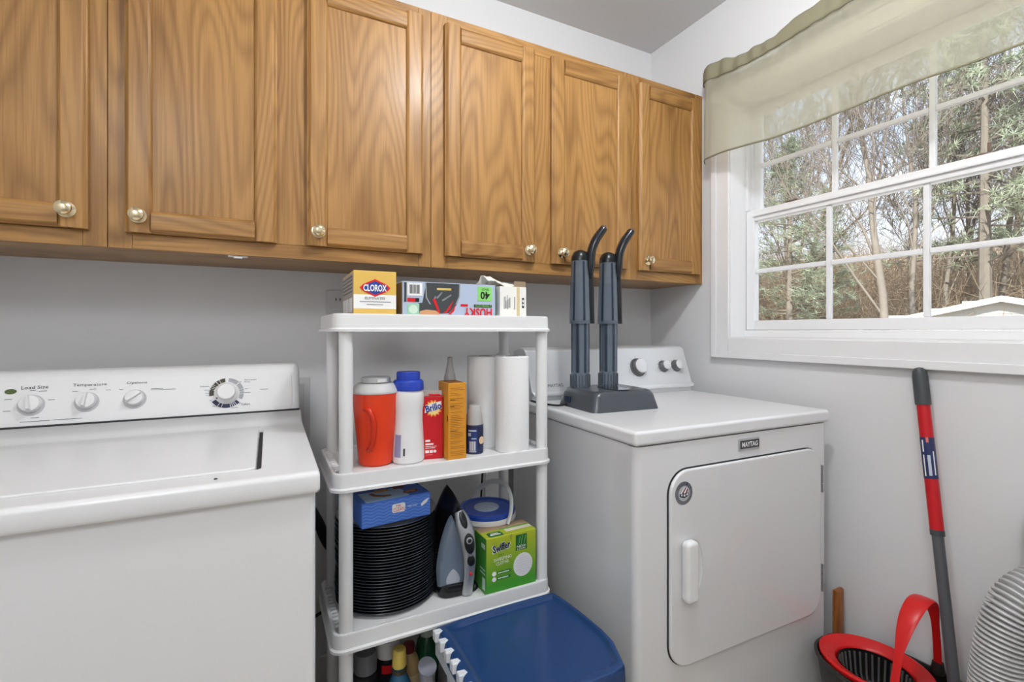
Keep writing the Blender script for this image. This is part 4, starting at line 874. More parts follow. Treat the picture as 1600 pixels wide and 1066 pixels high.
gf_.rects('fine_print', mat('print_mint', (205, 228, 210), 0.5), [(0.033, 0.0505, 0.066, 0.053), (0.033, 0.0365, 0.063, 0.039)], 1)
gf_.polys('print_dot', PWHITE, [[(0.022 + 0.006 * math.cos(a * PI / 8), yy + 0.006 * math.sin(a * PI / 8)) for a in range(16)] for yy in (0.052, 0.0375)], 0)
gf_.rect('leaf_panel', mat('print_forest', (28, 92, 40), 0.5), 0.086, 0.098, 0.120, 0.139, 0)
gf_.polys('leaf_blades', mat('print_leafy', (116, 186, 92), 0.5), [[(0.094, 0.112), (0.095, 0.112), (0.100, 0.134), (0.098, 0.134)], [(0.102, 0.112), (0.103, 0.112), (0.107, 0.137), (0.105, 0.137)], [(0.110, 0.112), (0.111, 0.112), (0.117, 0.134), (0.115, 0.136)]], 1)
gf_.text('lettering', PWHITE, [('NEW', 0.089, 0.105, 0.028, 0.006), ('LOOK', 0.090, 0.0995, 0.026, 0.004)], 1)
DUST = mat('cloth_picture', (222, 222, 224), 0.7)
gf_.disc('cloth_picture', DUST, 0.108, 0.058, 0.029, 0, ry=0.031)
dp = []
for i in range(-4, 5):
    for j in range(-4, 5):
        if i * i + j * j < 17: dp.append((0.108 + i * 0.0060 + (j % 2) * 0.003 - 0.0011, 0.058 + j * 0.0062 - 0.0009, 0.108 + i * 0.0060 + (j % 2) * 0.003 + 0.0011, 0.058 + j * 0.0062 + 0.0009))
gf_.rects('cloth_texture', mat('cloth_dots', (190, 190, 196), 0.7), dp, 1)
gt_.rect('torn_card', mat('card_kraft', (178, 150, 122), 0.75), 0.002, gd * 0.58, gw - 0.002, gd - 0.001, 0)
gt_.rects('tape', mat('tape_white', (222, 216, 200), 0.5), [(0.068, 0.018, 0.146, 0.034)], 0)
gt_.polys('tab_print', LGN, [rrect(0.012, 0.004, 0.054, 0.030, 0.006)], 0); gt_.rects('fine_print', PWHITE, [(0.018, 0.012, 0.048, 0.016), (0.022, 0.020, 0.044, 0.023)], 1)
gt_.rect('top_print', mat('print_lime2', (112, 176, 60), 0.5), 0.056, 0.036, gw - 0.002, gd * 0.57, 0)
gf_.polys('tear_slit', mat('slit', (90, 110, 40), 0.7), [[(0.071, 0.132), (0.073, 0.132), (0.0725, 0.1455), (0.0705, 0.1455)]], 0)

# ------------------------------------------------------------------ bottom tier
z4 = SHZ[3]
def bottle(name, label, cat, x, y, prof, m, cap_prof=None, cap_m=None, capname='cap', sx=1.0, sy=1.0, rz=0.0):
    t = thing(name, label, cat, (x, y, z4), rz)
    b = MB(); b.lathe(prof, 28, sx=sx, sy=sy); b.build('body', m, t)
    if cap_prof: b = MB(); b.lathe(cap_prof, 24); b.build(capname, cap_m, t)
    return t
CANP = [(0, 0), (0.030, 0), (0.0325, 0.004), (0.0325, 0.165), (0.030, 0.175), (0.020, 0.182), (0, 0.183)]
t = bottle('spray_can', 'black and grey aerosol can at the left of the bottom tier', 'spray can', 0.232, 1.255, CANP, mat('can_black', (36, 37, 40), 0.3, metal=0.2), [(0, 0.178), (0.024, 0.178), (0.028, 0.182), (0.028, 0.218), (0.025, 0.228), (0, 0.230)], mat('cap_smoke', (112, 114, 118), 0.4))
b = MB()
for i, (a0, a1, za, zb) in enumerate(((-150, -120, .12, .15), (-118, -95, .13, .16), (-92, -60, .10, .15), (-140, -100, .07, .10))): b.lathe([(0.0327, za), (0.0330, za + .001), (0.0330, zb), (0.0327, zb)], 5, a0=math.radians(a0), a1=math.radians(a1))
b.build('label_print', mat('label_pale', (190, 196, 210), 0.5), t)
t = bottle('spray_can', 'dark can with a bright metal lid in front on the bottom tier', 'spray can', 0.245, 1.165, [(0, 0), (0.026, 0), (0.028, 0.003), (0.028, 0.135), (0.024, 0.145), (0, 0.146)], BLACK, [(0.0, 0.144), (0.022, 0.144), (0.0235, 0.147), (0.0225, 0.156), (0.0185, 0.158), (0.0175, 0.154), (0, 0.154)], CHROME, 'metal_lid')
t = bottle('spray_can', 'black aerosol can with a white cap and red mark, bottom tier', 'spray can', 0.292, 1.275, [(0, 0), (0.030, 0), (0.032, 0.003), (0.032, 0.185), (0.028, 0.196), (0, 0.198)], mat('can_black', (36, 37, 40), 0.3, metal=0.2), [(0, 0.192), (0.029, 0.192), (0.0305, 0.195), (0.0295, 0.222), (0.026, 0.233), (0.018, 0.236), (0, 0.236)], PLAST)
b = MB(); b.lathe([(0.0322, 0.160), (0.0325, 0.161), (0.0325, 0.180), (0.0322, 0.181)], 6, a0=math.radians(-130), a1=math.radians(-80)); b.build('red_mark', PRED, t)
BLG = mat('blue_liquid', (66, 132, 176), 0.1, trans=0.45, coat=0.3)
t = bottle('soap_bottle', 'clear bottle of blue liquid with a yellow cap on the bottom tier', 'bottle', 0.302, 1.195, [(0, 0), (0.034, 0), (0.037, 0.004), (0.038, 0.09), (0.036, 0.13), (0.027, 0.165), (0.0165, 0.19), (0.015, 0.20), (0.015, 0.206), (0, 0.207)], BLG, [(0, 0.206), (0.0165, 0.206), (0.0175, 0.208), (0.0165, 0.246), (0.0145, 0.249), (0, 0.249)], mat('cap_yellow', (222, 196, 96), 0.4), sy=0.85)
b = MB(); b.lathe([(0.0166, 0.1915), (0.0185, 0.192), (0.0185, 0.202), (0.0166, 0.2025)], 20); b.build('neck_band', mat('neck_dark', (66, 58, 46), 0.4), t)
b = MB(); b.lathe([(0.0388, 0.02), (0.0392, 0.021), (0.0392, 0.085), (0.0388, 0.086)], 10, a0=math.radians(-140), a1=math.radians(-50), sy=0.85); b.build('label', mat('label_blue', (38, 62, 120), 0.4), t)
t = bottle('soap_bottle', 'squat bottle of pale amber cleaner with a printed label, behind blue liquid', 'bottle', 0.345, 1.262, [(0, 0), (0.028, 0), (0.030, 0.004), (0.030, 0.15), (0.022, 0.178), (0.013, 0.19), (0, 0.191)], mat('liquid_amber', (190, 160, 112), 0.2), [(0, 0.19), (0.0145, 0.19), (0.0145, 0.21), (0, 0.211)], mat('cap_maroon', (110, 30, 38), 0.4))
b = MB(); b.lathe([(0.0302, 0.03), (0.0305, 0.031), (0.0305, 0.14), (0.0302, 0.141)], 10, a0=math.radians(-150), a1=math.radians(-40)); b.build('label', mat('label_cream', (216, 190, 140), 0.5), t)
t = bottle('cleaner_bottle', 'dark green bottle with a pale cap at the back of the bottom tier', 'bottle', 0.400, 1.278, [(0, 0), (0.032, 0), (0.034, 0.004), (0.034, 0.165), (0.028, 0.195), (0.018, 0.212), (0, 0.213)], mat('bottle_green', (28, 84, 52), 0.25, coat=0.3), [(0, 0.21), (0.0185, 0.21), (0.019, 0.213), (0.0185, 0.240), (0.016, 0.242), (0.007, 0.242), (0.006, 0.25), (0, 0.25)], mat('cap_mint', (190, 206, 190), 0.45))
t = bottle('lotion_bottle', 'white bottle with a slanted grey flip cap on the bottom tier, beside the tote', 'bottle', 0.3600, 1.150, [(0, 0), (0.026, 0), (0.029, 0.004), (0.029, 0.11), (0.024, 0.15), (0.017, 0.182), (0, 0.184)], PLAST)
b = MB()
rg = []
for (z_, r_, ty) in ((0.178, 0.018, 0.0), (0.200, 0.0205, 0.0), (0.214, 0.0225, 0.0)): rg.append([(r_ * math.cos(2 * PI * i / 24), r_ * math.sin(2 * PI * i / 24), z_ + (0.42 * r_ * math.sin(2 * PI * i / 24) if z_ > 0.2 else 0)) for i in range(24)])
b.loft(rg); b.build('flip_cap', mat('cap_slate', (150, 152, 164), 0.4), t)
# grey cloth bundle
def f_rag(u, v):
    a = u * 2 * PI; h = v; r = (0.030 + 0.012 * math.sin(3 * a + 2 * v) * 0.4 + 0.008 * mnoise.noise(Vector((math.cos(a) * 2, math.sin(a) * 2, v * 5)))) * (1 - 0.75 * v ** 3)
    return (0.5 * r * math.cos(a), r * math.sin(a) * 1.9, 0.245 * h)
rg = grid_mesh('cleaning_rag', mat('rag_grey', (132, 128, 132), 0.95, bump=0.6, bscale=120), f_rag, 40, 20, None); rg.location = (0.432, 1.205, z4); tag(rg, 'crumpled grey cloth stuffed behind the white bottle on the bottom tier', 'cloth')

# ------------------------------------------------------------------ blue-lidded tote
tote = thing('storage_tote', 'pale storage tote with a dark blue lid on the floor in front of the shelves', 'tote', (0.53, 0.945, 0))
tx, ty = 0.53, 0.945
def ring(poly, z, grow): 
    cx = sum(p[0] for p in poly) / len(poly); cy = sum(p[1] for p in poly) / len(poly)
    return [(p[0] + (cx - p[0]) * -grow - tx, p[1] + (cy - p[1]) * -grow - ty, z) for p in poly]
TB = mat('tote_body', (206, 212, 220), 0.4, trans=0.15)
tp = rrect(0.372, 0.80, 0.688, 1.085, 0.03, 5)
b = MB(); b.loft([ring(tp, 0.002, -0.16), ring(tp, 0.015, -0.14), ring(tp, 0.40, -0.02), ring(tp, 0.44, -0.015)]); b.build('body', TB, tote, ang=40)
def arc3(A, B, C_, n=6):
    return [tuple((1 - s) ** 2 * a + 2 * s * (1 - s) * b_ + s * s * c for a, b_, c in zip(A, B, C_)) for s in [i / n for i in range(n)]]
lp = [(0.362, 1.094)] + [(0.359, 0.785), (0.640, 0.782), (0.674, 0.790), (0.703, 0.860)] + arc3((0.707, 0.905), (0.706, 1.02), (0.692, 1.090), 6) + [(0.690, 1.096)] + arc3((0.688, 1.098), (0.52, 1.108), (0.362, 1.094), 6)[0:]
lp = lp[:-0] if False else lp
LB = mat('lid_navy', (28, 62, 112), 0.30, coat=0.2, var=0.06, vscale=9)
b = MB()
lr = lambda z, gr: ring(lp, z, gr)
b.loft([lr(0.424, 0.004), lr(0.430, 0.006), lr(0.452, 0.0), lr(0.459, -0.006), lr(0.461, -0.02), lr(0.461, -0.075), lr(0.459, -0.095), lr(0.452, -0.125), lr(0.450, -0.15)]); lid = b.build('lid', LB, tote, ang=50)
b = MB()
for i in range(8):
    y = 1.078 - 0.0385 * i
    b.prism([(0.353 - tx, y - 0.009 - ty), (0.363 - tx, y - 0.011 - ty), (0.373 - tx, y - 0.004 - ty), (0.370 - tx, y + 0.006 - ty), (0.353 - tx, y + 0.008 - ty)], 0.440, 0.4635, 'z', bev=0.002, seg=1)
b.build('hinge_teeth', mat('tooth_white', (226, 230, 234), 0.4), tote)
b = MB(); b.box(0.360 - tx, 0.80 - ty, 0.40, 0.368 - tx, 1.09 - ty, 0.445, 0.002); b.build('hinge_flange', TB, tote)

# ------------------------------------------------------------------ boot dryer with twin tubes
bd = thing('boot_dryer', 'dark smoky boot dryer with two upright tubes standing on the dryer top', 'boot dryer', (0.975, 1.225, 0.921), math.radians(-3))
SM = mat('smoke_grey', (72, 76, 82), 0.30, coat=0.2)
def brec(w_, d_, r_, z_, y0=0.0): return [(x, y + y0, z_) for x, y in rrect(-w_, -d_, w_, d_, r_, 6)]
b = MB(); b.loft([brec(0.123, 0.107, 0.022, 0.0), brec(0.122, 0.106, 0.022, 0.004), brec(0.113, 0.098, 0.026, 0.044), brec(0.106, 0.092, 0.026, 0.055), brec(0.096, 0.084, 0.024, 0.059)]); base = b.build('base', SM, bd, ang=40)
b = MB(); b.prism(rrect(-0.030, -0.088, 0.030, 0.03, 0.02, 5), 0.0585, 0.0615, 'z', bev=0.0015); b.build('base_panel', mat('smoke_gloss', (52, 58, 68), 0.15, coat=0.4), base)
b = MB(); b.box(-0.1245, 0.03, 0.012, -0.117, 0.062, 0.034, 0.003); b.build('switch', mat('switch_navy', (28, 40, 66), 0.35), base)
TUB = bpy.data.materials.new('smoke_tube'); TUB.use_nodes = True; q = TUB.node_tree; pb = q.nodes['Principled BSDF']
pb.inputs['Base Color'].default_value = (*lin((128, 142, 156)), 1); pb.inputs['Roughness'].default_value = 0.07; pb.inputs['Transmission Weight'].default_value = 0.6; pb.inputs['IOR'].default_value = 1.3; pb.inputs['Coat Weight'].default_value = 0.3
for x, dz in ((-0.072, 0.0), (0.036, 0.0)):
    yy = 0.048
    tb = MB(); tb.lathe([(0, 0.055), (0.031, 0.055), (0.031, 0.10), (0.0285, 0.104), (0.0285, 0.272), (0, 0.272)], 36, M=Matrix.Translation((x, yy, 0))); tube = tb.build('lower_tube', TUB, bd)
    q = MB()
    for i in range(20):
        a = 2 * PI * i / 20; q.box(-0.0012, -0.0012, 0.06, 0.0012, 0.0012, 0.099, M=Matrix.Translation((x + 0.0315 * math.cos(a), yy + 0.0315 * math.sin(a), 0)) @ Matrix.Rotation(a, 4, 'Z'))
    q.build('collar_ribs', SM, tube)
    q = MB()
    for i in range(7):
        a = 2 * PI * (i + 0.3) / 7; q.box(-0.0012, -0.0042, 0.106, 0.0014, 0.0042, 0.262, 0.0008, 1, M=Matrix.Translation((x + 0.0283 * math.cos(a), yy + 0.0283 * math.sin(a), 0)) @ Matrix.Rotation(a, 4, 'Z'))
    q.build('tube_strips', mat('dark_strip', (38, 50, 66), 0.2), tube)  # dark vertical strips laid along the smoky tube
    q = MB()
    for a in (-2.75, -1.75, -0.95):
        q.loft([[(x + (r_ + 0.0006 + e) * math.cos(a + da), yy + (r_ + 0.0006 + e) * math.sin(a + da), z_) for (e, da) in ((0, -0.10), (0.0008, -0.09), (0.0008, 0.09), (0, 0.10))] for z_, r_ in ((0.272, 0.0343), (0.458, 0.0287))])
    upr = q
    u = MB(); u.lathe([(0.0300, 0.262), (0.0345, 0.262), (0.0345, 0.268), (0.0285, 0.466), (0, 0.466)], 36, M=Matrix.Translation((x, yy, 0))); ut = u.build('upper_tube', TUB, bd)
    upr.build('tube_strips', mat('dark_strip', (38, 50, 66), 0.2), ut)
    q = MB(); q.lathe([(0.0292, 0.462), (0.0285, 0.476), (0.022, 0.490), (0.010, 0.497), (0, 0.498)], 32, M=Matrix.Translation((x, yy, 0))); q.build('dome_cap', BLACK, ut)
    q = MB(); q.tube([(x + 0.030, yy - 0.018, 0.262), (x + 0.027, yy - 0.016, 0.44)], 0.0125, 14, flat=(1.0, 0.8)); q.build('air_channel', BLACK, ut)
    pth = smooth_path([(x + 0.024, yy - 0.022, 0.405), (x + 0.023, yy - 0.024, 0.445), (x + 0.025, yy - 0.027, 0.49), (x + 0.037, yy - 0.033, 0.527), (x + 0.057, yy - 0.040, 0.558), (x + 0.062, yy - 0.041, 0.566)], 6)
    nn_ = len(pth); q = MB(); q.tube(pth, [0.0065 + 0.0095 * min(1, i / 6) * (1 - 0.35 * max(0, (i - nn_ * 0.6) / (nn_ * 0.4))) for i in range(nn_)], 16, flat=(1.0, 0.85)); port = q.build('air_port', mat('port_black', (20, 24, 32), 0.22, coat=0.3), ut)
    q = MB(); q.lathe([(0, -0.004), (0.0095, -0.004), (0.010, 0.002), (0.006, 0.008), (0, 0.010)], 16, M=Matrix.Translation(pth[-1]) @ Matrix.Rotation(math.radians(38), 4, 'Y')); q.build('port_tip', mat('tip_bronze', (96, 74, 62), 0.35), port)
    q = MB()
    for i in range(4):
        p = Vector(pth[8 + 3 * i]); q.lathe([(0, 0), (0.0022, 0), (0.0022, 0.001), (0, 0.001)], 10, M=Matrix.Translation(p + Vector((0.0105, -0.0105, 0))) @ Matrix.Rotation(PI / 4, 4, 'Z') @ Matrix.Rotation(PI / 2, 4, 'X'))
    q.build('air_holes', mat('hole_grey', (120, 116, 112), 0.4), port)
q = MB(); q.tube(smooth_path([(-0.116, 0.05, 0.006), (-0.155, 0.055, 0.004), (-0.178, 0.12, 0.0035), (-0.179, 0.20, 0.0035), (-0.17, 0.23, 0.0035)]), 0.003, 8); q.build('power_cord', BLACKM, bd)

# ------------------------------------------------------------------ spin mop, bucket, wood trim, duct hose
mop = thing('spin_mop', 'red and grey mop handle leaning on the wall under the window', 'mop', (1.455, 0.495, 0.0))
A = Vector((1.576, 0.655, 1.060)); B = Vector((1.505, 0.555, 0.30)); dirv = (A - B).normalized()
def along(z): s_ = (z - A.z) / dirv.z; return A + dirv * s_ - Vector(mop.location)
def rodseg(name, z0, z1, r, m, n=18, par=None):
    p, q2 = along(z0), along(z1); ln = (q2 - p).length
    M = Matrix.Translation(p) @ dirv.to_track_quat('Z', 'Y').to_matrix().to_4x4()
    b = MB(); b.lathe([(0, 0), (r, 0), (r, ln), (0, ln)], n, M=M); return b.build(name, m, par or mop)
MR = mat('mop_red', (190, 18, 28), 0.35); MG = mat('mop_grey', (96, 98, 102), 0.35, metal=0.3); MDG = mat('mop_dark', (66, 70, 72), 0.5)
rodseg('lower_pole', 0.14, 0.640, 0.0125, MG)
rodseg('pole_collar', 0.636, 0.650, 0.0152, MDG)
rodseg('upper_sleeve', 0.648, 0.965, 0.0148, MR)
p = along(0.962); M = Matrix.Translation(p) @ dirv.to_track_quat('Z', 'Y').to_matrix().to_4x4()
b = MB(); b.lathe([(0, 0), (0.0165, 0), (0.0172, 0.004), (0.0172, 0.075), (0.0155, 0.09), (0.010, 0.098), (0, 0.101)], 20, M=M); b.build('grip_cap', MDG, mop)
M = Matrix.Translation(along(0.775)) @ dirv.to_track_quat('Z', 'Y').to_matrix().to_4x4()
# label wrapped on the sleeve, facing the room
L_ = lambda a0, a1, za, zb, r, nm, m, par: MB().lathe([(r - 0.0004, za), (r, za), (r, zb), (r - 0.0004, zb)], 20, a0=math.radians(a0), a1=math.radians(a1), M=M).build(nm, m, par)
xq = M.to_3x3().inverted() @ (Vector((0, 0, 1.16)) - (along(0.82) + Vector(mop.location))); cq = math.degrees(math.atan2(xq.y, xq.x))
lab = L_(cq - 115, cq + 115, 0.0, 0.105, 0.0151, 'label', mat('mop_label_navy', (38, 48, 92), 0.4), mop)
xa = (M.to_3x3() @ Vector((1, 0, 0)))
camdir = (Vector((0, 0, 1.16)) - (along(0.82) + Vector(mop.location))); lc = M.to_3x3().inverted() @ camdir; ca = math.degrees(math.atan2(lc.y, lc.x))
L_(ca - 48, ca - 36, 0.006, 0.06, 0.0154, 'label_print', PWHITE, lab); L_(ca - 12, ca + 12, 0.008, 0.06, 0.0154, 'label_print', mat('label_pale', (190, 196, 210), 0.5), lab)
L_(ca - 46, ca - 34, 0.068, 0.098, 0.0154, 'label_print', PWHITE, lab); L_(ca + 34, ca + 44, 0.01, 0.07, 0.0154, 'label_print', PWHITE, lab); L_(ca - 10, ca + 10, 0.092, 0.105, 0.0154, 'label_mark', mat('print_coral', (214, 110, 100), 0.5), lab)
# mop head down in the bucket
p = along(0.14); b = MB(); b.lathe([(0.012, 0.05), (0.02, 0.03), (0.075, 0.012), (0.08, 0.0), (0, -0.002)], 28, M=Matrix.Translation(p + Vector((0, 0, -0.03)))); b.build('mop_head', MR, mop)
def f_mop(u, v):
    a = u * 2 * PI; r = 0.075 + 0.02 * v + 0.006 * math.sin(a * 17) ; return (p.x + r * math.cos(a), p.y + r * math.sin(a), p.z - 0.028 - 0.055 * v + 0.004 * math.sin(a * 11))
grid_mesh('mop_strings', mat('mop_white', (220, 220, 216), 0.95), f_mop, 68, 6, mop, 0.004)['kind'] = 'stuff'
bu = thing('mop_bucket', 'red wringer bucket with a red arched handle on the floor by the dryer', 'bucket', (1.448, 0.618, 0), math.radians(-90))
BKT = mat('bucket_dark', (44, 42, 40), 0.4)
def oval(a, b_, z_, n=40, x0=0.0, y0=0.0): return [(x0 + a * math.copysign(abs(math.cos(2 * PI * i / n)) ** 0.8, math.cos(2 * PI * i / n)), y0 + b_ * math.copysign(abs(math.sin(2 * PI * i / n)) ** 0.8, math.sin(2 * PI * i / n)), z_) for i in range(n)]
# local x runs along the bucket, towards the camera-right; wringer half sits at -x
b = MB(); b.loft([oval(0.165, 0.092, 0.0), oval(0.172, 0.098, 0.01), oval(0.212, 0.124, 0.255), oval(0.219, 0.130, 0.262), oval(0.219, 0.130, 0.270), oval(0.212, 0.124, 0.270), oval(0.206, 0.120, 0.258), oval(0.168, 0.094, 0.02)], cap=True); b.build('tub', BKT, bu, ang=50)
WC = -0.082
def circ(r, z_, n=48, k=0.88): return [(WC + r * math.cos(2 * PI * i / n), k * r * math.sin(2 * PI * i / n), z_) for i in range(n)]
b = MB(); b.loft([circ(0.128, 0.268), circ(0.129, 0.276), circ(0.122, 0.279), circ(0.092, 0.266), circ(0.088, 0.258), circ(0.086, 0.24), circ(0.084, 0.24), circ(0.084, 0.256)], cap=False); wr = b.build('wringer', mat('bucket_red', (206, 26, 26), 0.33), bu, ang=50)
b = MB(); b.loft([circ(0.0835, 0.262), circ(0.078, 0.20), circ(0.060, 0.17), circ(0.02, 0.165), circ(0.003, 0.165)], cap=False); bas = b.build('basket', BLACK, bu, ang=60)
q = MB()
for i in range(34):
    a = 2 * PI * i / 34
    q.tube([(WC + 0.081 * math.cos(a), 0.88 * 0.081 * math.sin(a), 0.255), (WC + 0.075 * math.cos(a), 0.88 * 0.075 * math.sin(a), 0.20), (WC + 0.058 * math.cos(a), 0.88 * 0.058 * math.sin(a), 0.176)], 0.0028, 6)
o = q.build('basket_ribs', mat('rib_grey', (92, 90, 86), 0.4), bas); o['kind'] = 'stuff'
hpth = smooth_path([(0.010, -0.112, 0.268), (0.010, -0.098, 0.33), (0.010, -0.076, 0.395), (0.010, -0.040, 0.450), (0.010, 0.012, 0.482), (0.010, 0.060, 0.474), (0.010, 0.092, 0.425), (0.010, 0.108, 0.34), (0.010, 0.112, 0.268)], 6)
nn_ = len(hpth)
b = MB(); b.tube(hpth, [0.0060 + 0.0095 * max(0, math.sin(PI * max(0, min(1, (i / (nn_ - 1) - 0.22) / 0.56)))) for i in range(nn_)], 14, flat=(1.5, 0.30, (0, 1, 1))); b.build('handle', mat('bucket_red', (206, 26, 26), 0.33), bu)
for sg in (-1, 1): b = MB(); b.lathe([(0, 0), (0.013, 0), (0.015, 0.01), (0.012, 0.03), (0, 0.03)], 14, M=Matrix.Translation((0.010, sg * 0.113, 0.268))); b.build('handle_pivot', BKT, bu)
# length of wooden trim between dryer and wall
wt = MB(); wt.prism([(-0.023, -0.006), (-0.018, -0.010), (0.004, -0.0105), (0.013, -0.006), (0.017, 0.0), (0.015, 0.008), (-0.021, 0.008)], 0, 0.372, 'z', bev=0.0015, seg=1)
o = wt.build('wood_trim_piece', oak('trim_wood', 'z', (120, 66, 28), (176, 110, 54))); o.location = (1.5645, 0.852, 0); tag(o, 'short brown wooden trim piece standing between the dryer and the wall', 'wood piece')
# corrugated duct hose
HG = mat('hose_grey', (196, 196, 196), 0.38, metal=0.25)
hs = thing('duct_hose', 'fat grey corrugated hose bending up at the right edge by the wall', 'hose', (1.40, 0.42, 0))
P = [(1.405, 0.225, 0.050), (1.375, 0.30, 0.055), (1.350, 0.385, 0.10), (1.345, 0.428, 0.22), (1.346, 0.431, 0.34), (1.352, 0.428, 0.44), (1.362, 0.421, 0.525), (1.382, 0.409, 0.588), (1.418, 0.390, 0.624), (1.465, 0.360, 0.634), (1.505, 0.315, 0.612), (1.525, 0.265, 0.560), (1.530, 0.235, 0.47)]
dense = smooth_path(P, 40); acc = [0.0]
for a, b_ in zip(dense, dense[1:]): acc.append(acc[-1] + (b_ - a).length)
def at_len(s_):
    import bisect
    i = min(max(bisect.bisect(acc, s_) - 1, 0), len(dense) - 2); f_ = (s_ - acc[i]) / max(1e-9, acc[i + 1] - acc[i]); return dense[i].lerp(dense[i + 1], f_)
pit = 0.0092; nr = int(acc[-1] / pit); pts, rad = [], []
for i in range(nr):
    for (f_, r_) in ((0.0, 0.0335), (0.18, 0.0435), (0.40, 0.0445), (0.68, 0.0436), (0.86, 0.0335)):
        pts.append(at_len((i + f_) * pit) - Vector((1.40, 0.42, 0))); rad.append(r_)
b = MB(); b.tube(pts, rad, 28, cap=True); b.build('corrugated_tube', HG, hs, ang=80)
e = Vector(pts[-1]); b = MB(); b.lathe([(0.0, 0.0), (0.049, 0.0), (0.052, -0.006), (0.052, -0.06), (0.040, -0.075), (0.0, -0.075)], 28, M=Matrix.Translation(e)); b.build('cuff', BLACK, hs)
vs = thing('vacuum_wand', 'black vacuum wand standing against the wall at the right edge above the hose', 'vacuum wand', (1.560, 0.425, 0))
b = MB(); b.loft([[(x, y, z_) for x, y in rrect(-w_, -0.018, w_, 0.018, 0.008, 4)] for w_, z_ in ((0.014, 0.0), (0.014, 0.60), (0.020, 0.625), (0.020, 0.70), (0.012, 0.73))]); b.build('wand', BLACK, vs)
b = MB(); b.prism(rrect(-0.014, 0.645, 0.014, 0.655, 0.002), -0.0195, -0.0175, 'y'); b.build('button', GREY, vs)

# ------------------------------------------------------------------ outdoors
GZ = -0.75
def hill(x, y):
    r = math.hypot(x, y); k = max(0.0, (r - 17) / 40.0)
    return GZ + 8.0 * min(1.3, k) ** 1.15 + 0.25 * mnoise.noise(Vector((x * 0.15, y * 0.15, 0)))
def f_gr(u, v):
    r = 3.5 + 76 * v ** 1.5; a = math.radians(-40 + 150 * u); x, y = 1.8 + r * math.cos(a) - 3.0 * 0, r * math.sin(a) + 0.5
    return (x, y, hill(x, y))
gr = grid_mesh('leaf_litter_ground', mat('leaf_litter', (190, 172, 148), 0.95, bump=0.8, bscale=8, var=0.28, vscale=3.0), f_gr, 70, 50, None); struct(gr)
BARKC = [mat('bark_grey', (150, 142, 132), 0.9, var=0.25, vscale=5), mat('bark_tan', (158, 146, 130), 0.9, var=0.25, vscale=5)]
def tree_mesh(seed, height, r0, levels, spread, nkids, first=0.3, twig_min=0.008, lift=0.12, limb=(.40, .58)):
    rnd = random.Random(seed); TV, TF, BV, BF = [], [], [], []
    def seg_tube(V, Fc, pts, rs, n):
        base = len(V); up = Vector((0.3, 0.9, 0.1))
        for i, p in enumerate(pts):
            t = (pts[min(i + 1, len(pts) - 1)] - pts[max(i - 1, 0)]).normalized(); s_ = t.cross(up)
            if s_.length < 1e-3: s_ = t.cross(Vector((1, 0, 0)))
            s_.normalize(); w_ = s_.cross(t)
            for k in range(n): V.append(tuple(p + (s_ * math.cos(2 * PI * k / n) + w_ * math.sin(2 * PI * k / n)) * rs[i]))
        for i in range(len(pts) - 1):
            for k in range(n): Fc.append((base + i * n + k, base + i * n + (k + 1) % n, base + (i + 1) * n + (k + 1) % n, base + (i + 1) * n + k))
    def grow(p, d_, ln, r, lev):
        ns_ = 7 if lev == 0 else (4 if lev < 3 else 3); pts = [p.copy()]; rs = [r]; q = p.copy(); dd = d_.copy()
        for i in range(ns_):
            dd = (dd + Vector((rnd.gauss(0, .10), rnd.gauss(0, .10), rnd.gauss(0.03, .07))) * (0.5 if lev == 0 else 1.9)).normalized(); q = q + dd * (ln / ns_); pts.append(q.copy()); rs.append(r * (1 - 0.72 * (i + 1) / ns_))
        if lev == 0: seg_tube(TV, TF, pts, rs, 7)
        else: seg_tube(BV, BF, pts, [max(x, twig_min) for x in rs], 4 if lev == 1 else 3)
        if lev >= levels: return
        nk = nkids[lev]
        for k in range(nk):
            f_ = (first if lev == 0 else 0.2) + (1 - (first if lev == 0 else 0.2)) * (k + rnd.random()) / nk; f_ = min(f_, 0.98)
            i = min(int(f_ * ns_), ns_ - 1); pp = pts[i].lerp(pts[i + 1], f_ * ns_ - i); tg = (pts[i + 1] - pts[i]).normalized()
            a = rnd.random() * 2 * PI; side = tg.cross(Vector((math.cos(a), math.sin(a), 0.2))); side = side.normalized() if side.length > 1e-3 else Vector((1, 0, 0))
            nd = (tg * (1 - spread) + side * spread + Vector((0, 0, lift))).normalized()
            grow(pp, nd, ln * rnd.uniform(0.38, 0.55) * (1 - 0.35 * f_), max(rs[i] * (rnd.uniform(*limb) if lev == 0 else rnd.uniform(.40, .58)), 0.006), lev + 1)
    grow(Vector((0, 0, -0.3)), Vector((rnd.gauss(0, .03), rnd.gauss(0, .03), 1)).normalized(), height, r0, 0)
    def mk(nm, V, Fc):
        me = bpy.data.meshes.new(nm); me.from_pydata(V, [], Fc); me.update()
        for p in me.polygons: p.use_smooth = True
        return me
    return mk('trunk', TV, TF), mk('branches', BV, BF)
def put_tree(meshes, x, y, rz, sc, m, label, group, name='bare_tree'):
    t = thing(name, label, 'tree', (x, y, hill(x, y)), rz, group); t.scale = (sc, sc, sc)
    for nm, me in zip(('trunk', 'branches'), meshes):
        if not me.materials: me.materials.append(m)
        o = bpy.data.objects.new(nm, me); C.objects.link(o); o.parent = t
    return t
def polar(r, deg): return 1.0 * r * math.cos(math.radians(deg)), r * math.sin(math.radians(deg))
